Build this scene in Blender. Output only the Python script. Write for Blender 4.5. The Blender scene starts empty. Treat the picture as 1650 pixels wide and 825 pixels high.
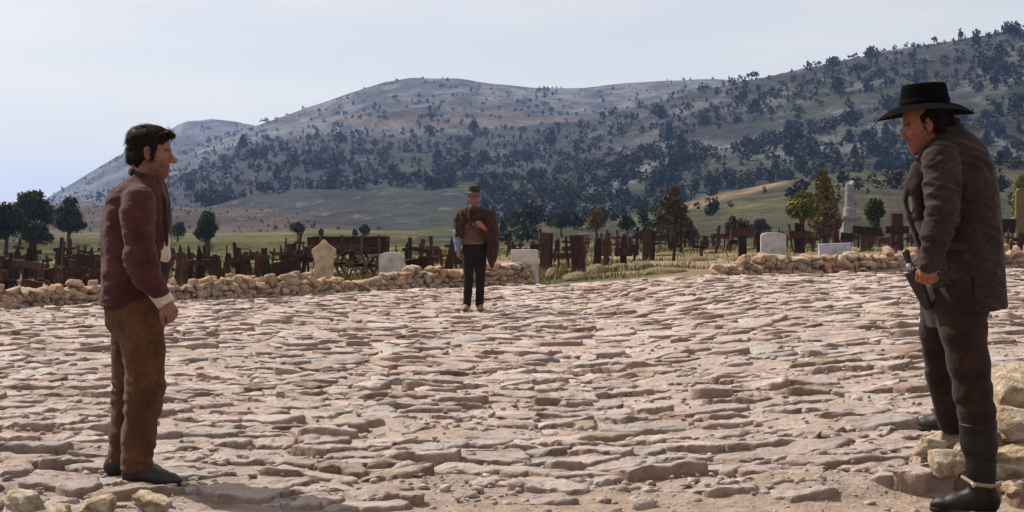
import bpy, bmesh, math, random
import numpy as np
from mathutils import Vector, Matrix, noise as mnoise
R = math.radians
sc = bpy.context.scene
C = sc.collection

# ------------------------------------------------------------------ camera, sky, sun, exposure
F_PX, CX, HY, CH = 2200.0, 825.0, 373.0, 1.21       # focal length, centre and horizon in pixels of a 1650 wide frame; eye height
cam_d = bpy.data.cameras.new('camera'); cam = bpy.data.objects.new('camera', cam_d); C.objects.link(cam)
cam_d.sensor_width = 36.0; cam_d.lens = 36.0 * F_PX / 1650.0
cam_d.clip_start = 0.1; cam_d.clip_end = 9000
cam.location = (0, 0, CH)
cam.rotation_euler = (R(90) - math.atan((412.5 - HY) / F_PX), 0, 0)
sc.camera = cam

SUN_EL, SUN_AZ = R(47), R(-52)                       # azimuth from +Y towards +X
world = bpy.data.worlds.new('World'); sc.world = world; world.use_nodes = True
wn, wl = world.node_tree.nodes, world.node_tree.links
wn.clear()
sky = wn.new('ShaderNodeTexSky'); sky.sky_type = 'NISHITA'; sky.sun_disc = False
sky.sun_elevation = SUN_EL; sky.sun_rotation = SUN_AZ
sky.altitude = 900; sky.air_density = 1.0; sky.dust_density = 3.0; sky.ozone_density = 1.6
wtc = wn.new('ShaderNodeTexCoord'); wmp = wn.new('ShaderNodeMapping'); wmp.inputs['Scale'].default_value = (1.3, 2.2, 9.0)
wnz = wn.new('ShaderNodeTexNoise'); wnz.inputs['Scale'].default_value = 1.7; wnz.inputs['Detail'].default_value = 6; wnz.inputs['Roughness'].default_value = 0.55
wrp = wn.new('ShaderNodeValToRGB'); wrp.color_ramp.elements[0].position = 0.42; wrp.color_ramp.elements[1].position = 0.78
wrp.color_ramp.elements[0].color = (0.52, 0.52, 0.52, 1); wrp.color_ramp.elements[1].color = (0.92, 0.92, 0.92, 1)
wmx = wn.new('ShaderNodeMixRGB'); wmx.inputs[2].default_value = (9.7, 9.15, 8.35, 1)
wbg = wn.new('ShaderNodeBackground'); wbg.inputs['Strength'].default_value = 0.076
wout = wn.new('ShaderNodeOutputWorld')
wl.new(wtc.outputs['Generated'], wmp.inputs['Vector']); wl.new(wmp.outputs[0], wnz.inputs['Vector'])
wl.new(wnz.outputs['Fac'], wrp.inputs[0]); wl.new(wrp.outputs[0], wmx.inputs[0])
wl.new(sky.outputs[0], wmx.inputs[1]); wl.new(wmx.outputs[0], wbg.inputs['Color']); wl.new(wbg.outputs[0], wout.inputs[0])

sun_d = bpy.data.lights.new('sun', 'SUN'); sun_d.energy = 5.0; sun_d.angle = R(0.53); sun_d.color = (1.0, 0.93, 0.83)
sun = bpy.data.objects.new('sun', sun_d); C.objects.link(sun)
sdir = Vector((math.sin(SUN_AZ) * math.cos(SUN_EL), math.cos(SUN_AZ) * math.cos(SUN_EL), math.sin(SUN_EL)))
sun.rotation_euler = sdir.to_track_quat('Z', 'Y').to_euler()
sun.location = sdir * 50

sc.view_settings.view_transform = 'Standard'; sc.view_settings.look = 'None'
sc.view_settings.exposure = 0.5; sc.view_settings.gamma = 1.0; sc.view_settings.use_curve_mapping = False
sc.render.engine = 'CYCLES'
sc.cycles.max_bounces = 6; sc.cycles.diffuse_bounces = 3; sc.cycles.glossy_bounces = 2; sc.cycles.volume_bounces = 0
sc.cycles.transparent_max_bounces = 6
sc.cycles.use_denoising = True

# ------------------------------------------------------------------ numeric helpers
def _h(ix, iy, iz, seed):
    a = (ix.astype(np.int64) * 374761393 + iy.astype(np.int64) * 668265263 + iz.astype(np.int64) * 2147483647 + seed * 1274126177) & 0xffffffff
    a = ((a ^ (a >> 13)) * 1274126177) & 0xffffffff
    a = ((a ^ (a >> 16)) * 2246822519) & 0xffffffff
    return ((a ^ (a >> 15)) & 0xffffff).astype(np.float64) / 0xffffff
def vnoise(x, y, z=None, seed=0):
    """value noise in -1..1"""
    x = np.asarray(x, float); y = np.asarray(y, float); z = np.zeros_like(x) if z is None else np.asarray(z, float)
    fx, fy, fz = np.floor(x), np.floor(y), np.floor(z)
    u, v, w = x - fx, y - fy, z - fz
    u = u*u*u*(u*(u*6-15)+10); v = v*v*v*(v*(v*6-15)+10); w = w*w*w*(w*(w*6-15)+10)
    ix, iy, iz = fx.astype(np.int64), fy.astype(np.int64), fz.astype(np.int64)
    def c(a, b, d): return _h(ix + a, iy + b, iz + d, seed)
    r = ((c(0,0,0)*(1-u)+c(1,0,0)*u)*(1-v) + (c(0,1,0)*(1-u)+c(1,1,0)*u)*v)*(1-w) + \
        ((c(0,0,1)*(1-u)+c(1,0,1)*u)*(1-v) + (c(0,1,1)*(1-u)+c(1,1,1)*u)*v)*w
    return r*2 - 1
def fbm(x, y, z=None, oct=4, seed=0, gain=0.5):
    s = 0; a = 1; t = 0
    for k in range(oct):
        f = 2.03**k
        s = s + a*vnoise(np.asarray(x)*f, np.asarray(y)*f, None if z is None else np.asarray(z)*f, seed + 17*k); t += a; a *= gain
    return s / t
def sstep(a, b, x):
    t = np.clip((np.asarray(x, float) - a) / (b - a), 0, 1); return t*t*(3-2*t)
def W(px, py, Y):
    """a point of the place at depth Y that stands at a pixel of the 1650 wide photograph"""
    return ((px - CX) * Y / F_PX, Y, CH - (py - HY) * Y / F_PX)

# ------------------------------------------------------------------ object helpers
def mesh_np(name, V, F, smooth=False, cols=None):
    me = bpy.data.meshes.new(name)
    V = np.asarray(V, np.float32); F = np.asarray(F, np.int32); n = F.shape[1]
    me.vertices.add(len(V)); me.vertices.foreach_set('co', V.ravel())
    me.loops.add(F.size); me.loops.foreach_set('vertex_index', F.ravel())
    me.polygons.add(len(F)); me.polygons.foreach_set('loop_start', np.arange(0, F.size, n, dtype=np.int32))
    me.polygons.foreach_set('loop_total', np.full(len(F), n, np.int32))
    if smooth: me.polygons.foreach_set('use_smooth', np.ones(len(F), bool))
    me.update(calc_edges=True); me.validate()
    if cols is not None:
        at = me.color_attributes.new('Col', 'FLOAT_COLOR', 'POINT')
        at.data.foreach_set('color', np.c_[cols, np.ones(len(cols))].astype(np.float32).ravel())
    return me
def link(name, me, mat=None, parent=None):
    o = bpy.data.objects.new(name, me); C.objects.link(o)
    if mat is not None and me is not None and not me.materials: me.materials.append(mat)
    if parent is not None: o.parent = parent
    return o
def tag(o, label=None, cat=None, group=None, kind=None):
    if label: o['label'] = label
    if cat: o['category'] = cat
    if group: o['group'] = group
    if kind: o['kind'] = kind
    return o
def thing(name, label, cat, loc=(0,0,0), rz=0.0, group=None):
    o = bpy.data.objects.new(name, None); C.objects.link(o); o.empty_display_size = 0.2
    o.location = loc; o.rotation_euler = (0, 0, rz)
    return tag(o, label, cat, group)
def copy_tree(o, parent=None):
    c = o.copy(); C.objects.link(c); c.parent = parent
    for ch in o.children: copy_tree(ch, c)
    return c
class MB:
    """collects polygons of any size into one mesh"""
    def __init__(s): s.v = []; s.f = []
    def add(s, vs, fs):
        b = len(s.v); s.v += [tuple(v) for v in vs]; s.f += [tuple(i + b for i in f) for f in fs]; return s
    def box(s, c, d, rot=None, jit=0, rnd=random, taper=1.0):
        M = rot or Matrix.Identity(3); vs = []
        for x in (-1, 1):
            for y in (-1, 1):
                for z in (-1, 1):
                    k = taper if z > 0 else 1.0
                    p = Vector((x*d[0]/2*k + rnd.uniform(-jit, jit), y*d[1]/2 + rnd.uniform(-jit, jit), z*d[2]/2 + rnd.uniform(-jit, jit)))
                    vs.append(M @ p + Vector(c))
        return s.add(vs, [(0,1,3,2),(4,6,7,5),(0,4,5,1),(2,3,7,6),(0,2,6,4),(1,5,7,3)])
    def tube(s, pts, rad, n=8, cap=True):
        rings = []; P = [Vector(p) for p in pts]
        for i, p in enumerate(P):
            t = (P[min(i+1, len(P)-1)] - P[max(i-1, 0)]).normalized()
            a = t.orthogonal().normalized() if i == 0 else (ref - t*ref.dot(t)).normalized()
            ref = a; b = t.cross(a); r = rad[i] if hasattr(rad, '__len__') else rad
            rings.append([p + (a*math.cos(2*math.pi*k/n) + b*math.sin(2*math.pi*k/n))*r for k in range(n)])
        vs = [q for r_ in rings for q in r_]; fs = []
        for i in range(len(P)-1):
            for k in range(n): fs.append((i*n+k, i*n+(k+1)%n, (i+1)*n+(k+1)%n, (i+1)*n+k))
        if cap: fs += [tuple(range(n))[::-1], tuple((len(P)-1)*n + k for k in range(n))]
        return s.add(vs, fs)
    def prism(s, prof, y0, y1):
        n = len(prof); vs = [(x, y0, z) for x, z in prof] + [(x, y1, z) for x, z in prof]
        return s.add(vs, [tuple(range(n)), tuple(range(2*n-1, n-1, -1))] + [(i, i+n, (i+1)%n+n, (i+1)%n) for i in range(n)])
    def mesh(s, name, smooth=False):
        me = bpy.data.meshes.new(name); me.from_pydata(s.v, [], s.f); me.update()
        bm = bmesh.new(); bm.from_mesh(me); bmesh.ops.recalc_face_normals(bm, faces=bm.faces); bm.to_mesh(me); bm.free()
        if smooth: me.polygons.foreach_set('use_smooth', np.ones(len(me.polygons), bool))
        return me
def bevel(me, w, seg=1):
    bm = bmesh.new(); bm.from_mesh(me)
    bmesh.ops.bevel(bm, geom=list(bm.edges), offset=w, segments=seg, affect='EDGES', profile=0.6); bm.to_mesh(me); bm.free(); return me

# ------------------------------------------------------------------ materials
def mat_new(name):
    m = bpy.data.materials.new(name); m.use_nodes = True
    return m, m.node_tree.nodes, m.node_tree.links, m.node_tree.nodes['Principled BSDF']
def node(ns, t, **kw):
    n = ns.new(t)
    for k, v in kw.items():
        if k in n.inputs: n.inputs[k].default_value = v
        else: setattr(n, k, v)
    return n
def ramp(ns, stops):
    r = ns.new('ShaderNodeValToRGB'); e = r.color_ramp.elements
    while len(e) < len(stops): e.new(0.5)
    for i, (p, c) in enumerate(stops): e[i].position = p; e[i].color = (*c, 1) if len(c) == 3 else c
    return r
def noise_mat(name, stops, scale=8, detail=6, rough=0.85, bump=0.3, bscale=None, bdist=0.01, attr=False, objrand=0.0, stretch=None, spec=0.3, metal=0.0, coord='Object', rgh=0.55, rand_stops=None, bump2=None):
    """noise coloured material: ramp over noise, optionally multiplied on the Col attribute, varied per object; bump from finer noise"""
    m, ns, ls, b = mat_new(name)
    tc = ns.new('ShaderNodeTexCoord'); vec = tc.outputs[coord]
    if stretch:
        mp = node(ns, 'ShaderNodeMapping'); mp.inputs['Scale'].default_value = stretch; ls.new(vec, mp.inputs[0]); vec = mp.outputs[0]
    if objrand:
        oi = ns.new('ShaderNodeObjectInfo'); ad = node(ns, 'ShaderNodeVectorMath', operation='ADD'); ml = node(ns, 'ShaderNodeMath', operation='MULTIPLY'); ml.inputs[1].default_value = 37.0
        ls.new(oi.outputs['Random'], ml.inputs[0]); ls.new(vec, ad.inputs[0]); ls.new(ml.outputs[0], ad.inputs[1]); vec = ad.outputs[0]
    nz = node(ns, 'ShaderNodeTexNoise', Scale=scale, Detail=detail, Roughness=rgh); ls.new(vec, nz.inputs['Vector'])
    rp = ramp(ns, stops); ls.new(nz.outputs['Fac'], rp.inputs[0]); col = rp.outputs[0]
    if rand_stops:
        oi2 = ns.new('ShaderNodeObjectInfo'); r2 = ramp(ns, rand_stops); ls.new(oi2.outputs['Random'], r2.inputs[0])
        mx = node(ns, 'ShaderNodeMixRGB', blend_type='MULTIPLY'); mx.inputs[0].default_value = 1; ls.new(col, mx.inputs[1]); ls.new(r2.outputs[0], mx.inputs[2]); col = mx.outputs[0]
    if attr:
        at = node(ns, 'ShaderNodeAttribute', attribute_name='Col')
        mx = node(ns, 'ShaderNodeMixRGB', blend_type='MULTIPLY'); mx.inputs[0].default_value = 1; ls.new(at.outputs['Color'], mx.inputs[1]); ls.new(col, mx.inputs[2]); col = mx.outputs[0]
    ls.new(col, b.inputs['Base Color'])
    b.inputs['Roughness'].default_value = rough; b.inputs['Specular IOR Level'].default_value = spec; b.inputs['Metallic'].default_value = metal
    if bump:
        nb = node(ns, 'ShaderNodeTexNoise', Scale=bscale or scale*4, Detail=8, Roughness=0.65); ls.new(vec, nb.inputs['Vector'])
        bp = node(ns, 'ShaderNodeBump', Strength=bump, Distance=bdist); ls.new(nb.outputs['Fac'], bp.inputs['Height']); nrm = bp.outputs[0]
        if bump2:
            nb2 = node(ns, 'ShaderNodeTexNoise', Scale=bump2[0], Detail=6, Roughness=0.6); ls.new(vec, nb2.inputs['Vector'])
            bp2 = node(ns, 'ShaderNodeBump', Strength=bump2[1], Distance=bump2[2]); ls.new(nb2.outputs['Fac'], bp2.inputs['Height']); ls.new(nrm, bp2.inputs['Normal']); nrm = bp2.outputs[0]
        ls.new(nrm, b.inputs['Normal'])
    return m
# ------------------------------------------------------------------ the lie of the land
def paving_z(x, y):
    x = np.asarray(x, float); y = np.asarray(y, float)
    return 0.25*sstep(0.2, 4.6, x) + 0.013*fbm(x/2.7, y/2.7, oct=3, seed=5) - 0.016
def front_edge(x):     # depth at which the paving starts
    x = np.asarray(x, float)
    return 6.12 + 0.16*np.sin(x*1.7+0.6) + 0.1*np.sin(x*4.1) + 0.12*sstep(0.6, 2.0, x)
FAR_PX = [-900, -150, 0, 560, 865, 1130, 1470, 1650, 2400]
FAR_Y = [15.5, 20.0, 21.2, 27.3, 31.0, 29.5, 33.0, 35.6, 44.0]
def far_edge(x, y):    # depth at which it ends, by bearing
    return np.interp(CX + F_PX*np.asarray(x)/np.maximum(np.asarray(y), 1.0), FAR_PX, FAR_Y)
LAYERS = [  # (crest depth by px, base depth, base z, power, silhouette px -> y)
    ('far_knoll', ([0, 1650], [1650, 1650]), 950, 0.0, 1.15, ([-900, -300, 0, 40, 65, 130, 200, 280, 300, 340, 380, 410, 470, 600, 800, 2600], [372, 366, 352, 343, 327, 286, 246, 206, 195, 190, 195, 203, 216, 250, 330, 330])),
    ('mountain', ([0, 1650], [1250, 1250]), 420, 0.0, 1.1, ([-300, 60, 200, 300, 360, 400, 440, 500, 560, 620, 660, 740, 790, 860, 940, 1000, 1060, 1130, 1190, 1250, 1650, 2600], [373, 345, 299, 246, 219, 207, 193, 172, 150, 132, 126, 127, 135, 142, 142, 135, 130, 127, 130, 136, 150, 160])),
    ('spur', ([200, 950, 1190, 1650], [840, 800, 700, 560]), 300, 0.5, 1.25, ([60, 200, 300, 400, 500, 640, 720, 800, 860, 950, 1000, 1100, 1190, 1280, 1350, 1430, 1500, 1560, 1650, 1900, 2600], [373, 333, 280, 232, 219, 216, 212, 207, 201, 193, 178, 152, 133, 113, 98, 81, 71, 61, 47, 10, 0])),
    ('foothill', ([0, 1650], [270, 250]), 115, 0.3, 1.2, ([450, 700, 850, 950, 1050, 1110, 1200, 1270, 1350, 1450, 1650, 2600], [420, 378, 367, 354, 340, 324, 303, 290, 280, 275, 262, 240])),
    ('brown_rise', ([0, 1650], [430, 430]), 290, 0.6, 0.9, ([-900, 0, 100, 200, 380, 480, 560, 640, 720, 780], [336, 331, 331, 331, 334, 340, 347, 358, 370, 376])),
]
def land(x, y, want=False):
    x = np.asarray(x, float); y = np.asarray(y, float)
    Y = np.maximum(y, 1.0); px = CX + F_PX*np.clip(x/Y, -3, 3)
    # around and behind the paving
    fe = far_edge(x, y)
    dirt = -0.015 + 0.02*fbm(x/0.9, y/0.9, oct=4, seed=8) + 0.012*fbm(x/0.16, y/0.16, oct=3, seed=9)
    pav = paving_z(x, y) - 0.009 + 0.022*fbm(x/0.45, y/0.45, oct=2, seed=3) + 0.014*fbm(x/0.13, y/0.13, oct=2, seed=4)
    inpav = sstep(-0.10, 0.12, y - front_edge(x))
    z = dirt*(1-inpav) + pav*inpav
    low = 1 - sstep(350, 570, px)
    cem = 0.25*sstep(0.2, 4.6, x) + 0.05 + 0.10*fbm(x/3.5, y/3.5, oct=4, seed=12) - (0.10 + 0.42*low)*sstep(0, 12, y - fe) + 0.35*sstep(2, 16, x)*sstep(0, 25, y-fe)
    k = sstep(-0.1, 1.6, y - fe); z = z*(1-k) + cem*k
    mead = 0.15*fbm(x/14, y/14, oct=4, seed=14); k = sstep(55, 80, y); z = z*(1-k) + (mead - 0.5*low + 0.35*sstep(0.0, 16, x*60/Y) + 1.4*np.clip((Y-95)/210, 0, 1.4)*(1 - sstep(620, 860, px)))*k
    if not want and np.all(y < 103): return z
    which = np.zeros(x.shape, int); best = z.copy(); tt = np.zeros(x.shape)
    for i, (nm, (dp, dd), B, zb, pw, (sp, sy)) in enumerate(LAYERS):
        D = np.interp(px, dp, dd); Z = CH + (HY - np.interp(px, sp, sy))/F_PX*D
        t = np.clip((Y - B)/(D - B), 0, 1)
        n = fbm(x/90, y/90, oct=5, seed=20+i); n2 = fbm(x/22, y/22, oct=4, seed=40+i)
        bell = np.sin(np.pi*t)
        amp = 0.008*D*bell
        hz = zb + (Z - zb)*t**pw + amp*n*np.sign(Z) + (0.0016*D*bell + 0.0006*D*t)*n2 - 0.22*np.maximum(Y - D, 0)
        hz = np.where(Y < B, -1e3, hz)
        hz = np.where(y < 1.0, -1e3, hz)
        m = hz > best
        which = np.where(m, i+1, which); tt = np.where(m, t, tt); best = np.maximum(best, hz)
    best = np.where(Y > 420, np.maximum(best, -4), best)
    return (best, which, tt) if want else best
def gz(x, y): return float(land(np.array([x]), np.array([y]))[0])
def on_ground(px, py):
    """where a sight line through a pixel meets the near ground (fixed point on depth)"""
    Y = 25.0
    for _ in range(30):
        x = (px - CX)*Y/F_PX; z = gz(x, Y); Y = 0.5*Y + 0.5*min(120, max(4, F_PX*(CH - z)/max(py - HY, 4)))
    x = (px - CX)*Y/F_PX
    return x, Y, gz(x, Y)

def lerp3(a, b, t): return np.asarray(a)[None]*(1-t[:, None]) + np.asarray(b)[None]*t[:, None]
def blend(c, col, t): return c*(1-t[:, None]) + np.asarray(col)[None]*t[:, None]
def terrain():
    az = np.r_[np.linspace(-180, -60, 25)[:-1], np.linspace(-60, -25, 50)[:-1], np.linspace(-25, 25, 350), np.linspace(25, 60, 50)[1:], np.linspace(60, 180, 25)[1:]]
    az = np.radians(az); na = len(az)
    rr = np.r_[1.0, 2.0, 3.0, np.geomspace(4.2, 14, 185), np.geomspace(14.1, 40, 110), np.geomspace(40.6, 300, 130), np.geomspace(303, 900, 175), np.geomspace(908, 2600, 90)]; nr = len(rr)
    A, Rr = np.meshgrid(az, rr); x = (Rr*np.sin(A)).ravel(); y = (Rr*np.cos(A)).ravel()
    z, wh, tt = land(x, y, True)
    Y = np.maximum(y, 1); px = CX + F_PX*np.clip(x/Y, -3, 3); py = HY + (CH - z)/Y*F_PX
    # what the ground is made of: dust in front, earth and thin grass among the graves, meadow, then stony slopes
    n1 = fbm(x/2.2, y/2.2, oct=4, seed=60); n2 = fbm(x/9, y/9, oct=4, seed=61); n3 = fbm(x/60, y/60, oct=5, seed=62); n4 = fbm(x/18, y/35, oct=4, seed=63)
    dust = np.array([0.345, 0.26, 0.205]); joint = np.array([0.345, 0.27, 0.23]); earth = np.array([0.22, 0.145, 0.095]); grass = np.array([0.082, 0.084, 0.022]); straw = np.array([0.22, 0.16, 0.075])
    c = np.tile(dust, (len(x), 1))
    c = blend(c, joint, sstep(-0.05, 0.12, y - front_edge(x)))
    c = blend(c, earth, sstep(0, 0.8, y - far_edge(x, y)))
    c = blend(c, grass, sstep(0, 0.8, y - far_edge(x, y))*sstep(-0.25, 0.25, n1 + 0.25*n2 - 0.45*sstep(1.2, 5, x)*(1 - sstep(40, 60, y))))
    k = sstep(50, 75, y); c = blend(c, np.array([0.095, 0.10, 0.022]), k*sstep(-0.9, -0.2, n2)); c = blend(c, straw, k*sstep(0.2, 0.7, n2)*0.45)
    c = blend(c, straw, sstep(150, 270, y)*0.5*(px < 760))
    L = {nm[0]: i+1 for i, nm in enumerate(LAYERS)}
    soil = np.array([0.055, 0.040, 0.034]); pale = np.array([0.150, 0.143, 0.142]); grey = np.array([0.062, 0.058, 0.059]); scrub = np.array([0.045, 0.048, 0.027]); tan = np.array([0.33, 0.22, 0.125]); ochre = np.array([0.15, 0.10, 0.078])
    m = (wh == L['brown_rise']).astype(float)
    c = blend(c, np.array([0.085, 0.058, 0.045]), m); c = blend(c, straw*0.7, m*sstep(0.2, 0.7, n4)*0.3); c = blend(c, scrub, m*sstep(0.15, 0.5, -n4)*0.4)
    c = blend(c, straw*0.6, m*sstep(-0.15, 0.05, tt)*(1-sstep(0.05, 0.3, tt))*0.6)
    m = (wh == L['foothill']).astype(float)
    c = blend(c, np.array([0.085, 0.08, 0.04]), m); c = blend(c, scrub, m*sstep(-0.1, 0.4, n3)*0.8); c = blend(c, straw*0.8, m*sstep(0.1, 0.5, n2)*0.4)
    fld = m*sstep(1085, 1125, px + 10*n2)*(1 - sstep(1240, 1290, px + 10*n2))*sstep(-6, 2, (py + 3*n2) - (1110-px)*-0.0 - (336 - (px-1110)*0.24) + 26)*(1-sstep(-2, 5, (py + 3*n2) - (336 - (px-1110)*0.27)))
    c = blend(c, tan, fld)
    m = ((wh == L['mountain']) | (wh == L['far_knoll'])).astype(float)
    c = blend(c, grey*1.08, m); c = blend(c, pale, m*sstep(-0.2, 0.3, n4 + 0.5*n3)*sstep(0.35, 0.75, tt)); c = blend(c, ochre, m*(1-np.abs(np.clip((py - 196 - 8*n3)/13, -1, 1)))*0.75*(px > 520)*(px < 1100))
    c = blend(c, pale*0.95, m*sstep(198, 206, py)*(1-sstep(214, 222, py))*0.6)
    m = (wh == L['spur']).astype(float)
    c = blend(c, grey*0.66, m); c = blend(c, soil*0.75, m*sstep(-0.1, 0.4, n3)*0.7); c = blend(c, np.array([0.048, 0.053, 0.027]), m*sstep(-0.1, 0.3, -n3 - 0.6*(tt-0.40))*0.85*sstep(480, 760, px))
    c = blend(c, pale*0.95, m*sstep(0.12, 0.42, n4)*sstep(0.05, 0.3, tt + 0.25*n3)*sstep(900, 1150, px)*0.85)
    # bare scree below the crags of the right-hand slope
    scree = np.exp(-((px - 1020)/70)**2)*np.exp(-((py - 283 + (px-1020)*0.42)/13)**2) + np.exp(-((px - 1330)/110)**2)*np.exp(-((py - 236 + (px-1330)*0.16)/16)**2) + 0.6*np.exp(-((px - 1130)/90)**2)*np.exp(-((py - 238)/10)**2)
    c = blend(c, pale*1.1, m*np.clip(scree*1.3 + 0.5*n4*scree, 0, 1))
    c *= (1 + 0.25*fbm(x/6, y/6, oct=3, seed=70))[:, None]
    c = np.clip(c, 0.01, 0.8)
    i = np.arange(nr-1)[:, None]*na + np.arange(na-1)[None]
    Fq = np.stack([i, i+1, i+na+1, i+na], -1).reshape(-1, 4)
    V = np.c_[x, y, z]
    far = (rr[:-1] >= 100)
    fm = np.repeat(far, na-1)
    def sub(mask):
        f = Fq[mask]; u, inv = np.unique(f, return_inverse=True)
        return V[u], inv.reshape(f.shape), c[u]
    return sub(~fm), sub(fm)
ground_part, hill_part = terrain()
M_ground = noise_mat('ground_earth', [(0.25, (0.62, 0.60, 0.58)), (0.5, (1, 1, 1)), (0.75, (1.3, 1.28, 1.25))], scale=9, detail=9, rough=0.95, bump=0.9, bscale=22, bdist=0.06, attr=True, spec=0.15, rgh=0.65, bump2=(3.0, 0.5, 0.08))
def hill_mat():
    m, ns, ls, b = mat_new('hill_slope')
    tc = ns.new('ShaderNodeTexCoord'); at = node(ns, 'ShaderNodeAttribute', attribute_name='Col')
    mp = node(ns, 'ShaderNodeMapping'); mp.inputs['Scale'].default_value = (1, 0.45, 2.2); ls.new(tc.outputs['Object'], mp.inputs[0])
    n1 = node(ns, 'ShaderNodeTexNoise', Scale=0.05, Detail=11, Roughness=0.75); ls.new(mp.outputs[0], n1.inputs['Vector'])
    mr = node(ns, 'ShaderNodeMapRange'); mr.inputs[1].default_value = 0.34; mr.inputs[2].default_value = 0.66; mr.inputs[3].default_value = 0.35; mr.inputs[4].default_value = 1.75; ls.new(n1.outputs['Fac'], mr.inputs[0])
    mx = node(ns, 'ShaderNodeVectorMath', operation='SCALE'); ls.new(at.outputs['Color'], mx.inputs[0]); ls.new(mr.outputs[0], mx.inputs['Scale'])
    # ledges of bare pale rock
    n4 = node(ns, 'ShaderNodeTexNoise', Scale=0.11, Detail=9, Roughness=0.8); ls.new(mp.outputs[0], n4.inputs['Vector'])
    r4 = ramp(ns, [(0.56, (0, 0, 0)), (0.63, (0.8, 0.8, 0.8))]); ls.new(n4.outputs['Fac'], r4.inputs[0])
    m4 = node(ns, 'ShaderNodeMixRGB'); m4.inputs[2].default_value = (0.17, 0.16, 0.158, 1); ls.new(r4.outputs[0], m4.inputs[0]); ls.new(mx.outputs[0], m4.inputs[1])
    # low scrub too small to pick out singly
    n2 = node(ns, 'ShaderNodeTexNoise', Scale=0.26, Detail=6, Roughness=0.75); ls.new(tc.outputs['Object'], n2.inputs['Vector'])
    r2 = ramp(ns, [(0.53, (0, 0, 0)), (0.60, (0.85, 0.85, 0.85))]); ls.new(n2.outputs['Fac'], r2.inputs[0])
    m2 = node(ns, 'ShaderNodeMixRGB'); m2.inputs[2].default_value = (0.035, 0.037, 0.023, 1); ls.new(r2.outputs[0], m2.inputs[0]); ls.new(m4.outputs[0], m2.inputs[1])
    ls.new(m2.outputs[0], b.inputs['Base Color']); b.inputs['Roughness'].default_value = 0.95; b.inputs['Specular IOR Level'].default_value = 0.1
    bp = node(ns, 'ShaderNodeBump', Strength=1.0, Distance=5.0); ls.new(n1.outputs['Fac'], bp.inputs['Height'])
    bp2 = node(ns, 'ShaderNodeBump', Strength=1.0, Distance=2.0); ls.new(n4.outputs['Fac'], bp2.inputs['Height']); ls.new(bp.outputs[0], bp2.inputs['Normal'])
    ls.new(bp2.outputs[0], b.inputs['Normal'])
    return m
M_hill = hill_mat()
(gv, gf, gc), (hv, hf, hc) = ground_part, hill_part
ground = tag(link('ground', mesh_np('ground', gv, gf, True, gc), M_ground), kind='structure')
hills = tag(link('hills', mesh_np('hills', hv, hf, True, hc), M_hill), kind='structure')
# ------------------------------------------------------------------ the paved circle: ragged limestone slabs laid in courses
M_slab = None
def slab_mat():
    m, ns, ls, b = mat_new('limestone_slab')
    tc = ns.new('ShaderNodeTexCoord'); at = node(ns, 'ShaderNodeAttribute', attribute_name='Col')
    n1 = node(ns, 'ShaderNodeTexNoise', Scale=3.2, Detail=8, Roughness=0.62); ls.new(tc.outputs['Object'], n1.inputs['Vector'])
    r1 = ramp(ns, [(0.3, (0.70, 0.62, 0.56)), (0.46, (0.95, 0.92, 0.90)), (0.62, (1.08, 1.07, 1.07)), (0.75, (1.22, 1.22, 1.24))]); ls.new(n1.outputs['Fac'], r1.inputs[0])
    mx = node(ns, 'ShaderNodeMixRGB', blend_type='MULTIPLY'); mx.inputs[0].default_value = 1; ls.new(at.outputs['Color'], mx.inputs[1]); ls.new(r1.outputs[0], mx.inputs[2])
    n2 = node(ns, 'ShaderNodeTexNoise', Scale=24, Detail=6, Roughness=0.7); ls.new(tc.outputs['Object'], n2.inputs['Vector'])
    r2 = ramp(ns, [(0.33, (0.48, 0.40, 0.35)), (0.42, (0.97, 0.96, 0.95)), (0.7, (1.12, 1.12, 1.12))]); ls.new(n2.outputs['Fac'], r2.inputs[0])
    m2 = node(ns, 'ShaderNodeMixRGB', blend_type='MULTIPLY'); m2.inputs[0].default_value = 0.8; ls.new(mx.outputs[0], m2.inputs[1]); ls.new(r2.outputs[0], m2.inputs[2])
    # ochre lichen and clay stains
    n4 = node(ns, 'ShaderNodeTexNoise', Scale=1.4, Detail=7, Roughness=0.7); ls.new(tc.outputs['Object'], n4.inputs['Vector'])
    r4 = ramp(ns, [(0.56, (0, 0, 0)), (0.72, (0.55, 0.55, 0.55))]); ls.new(n4.outputs['Fac'], r4.inputs[0])
    m4 = node(ns, 'ShaderNodeMixRGB'); m4.inputs[2].default_value = (0.27, 0.17, 0.10, 1); ls.new(r4.outputs[0], m4.inputs[0]); ls.new(m2.outputs[0], m4.inputs[1])
    ls.new(m4.outputs[0], b.inputs['Base Color']); b.inputs['Roughness'].default_value = 0.9; b.inputs['Specular IOR Level'].default_value = 0.2
    n3 = node(ns, 'ShaderNodeTexNoise', Scale=14, Detail=10, Roughness=0.68); ls.new(tc.outputs['Object'], n3.inputs['Vector'])
    bp = node(ns, 'ShaderNodeBump', Strength=0.9, Distance=0.075); ls.new(n3.outputs['Fac'], bp.inputs['Height'])
    vz = node(ns, 'ShaderNodeTexNoise', Scale=45, Detail=6, Roughness=0.7); ls.new(tc.outputs['Object'], vz.inputs['Vector'])
    bp2 = node(ns, 'ShaderNodeBump', Strength=0.8, Distance=0.018); ls.new(vz.outputs['Fac'], bp2.inputs['Height']); ls.new(bp.outputs[0], bp2.inputs['Normal'])
    ls.new(bp2.outputs[0], b.inputs['Normal'])
    return m
M_slab = slab_mat()
SX = 0.72          # slabs are longer along the course
def warp(u, v):
    return u, v + u*0.55*np.clip((v - 7.0)/24.0, 0, 1)
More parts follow.
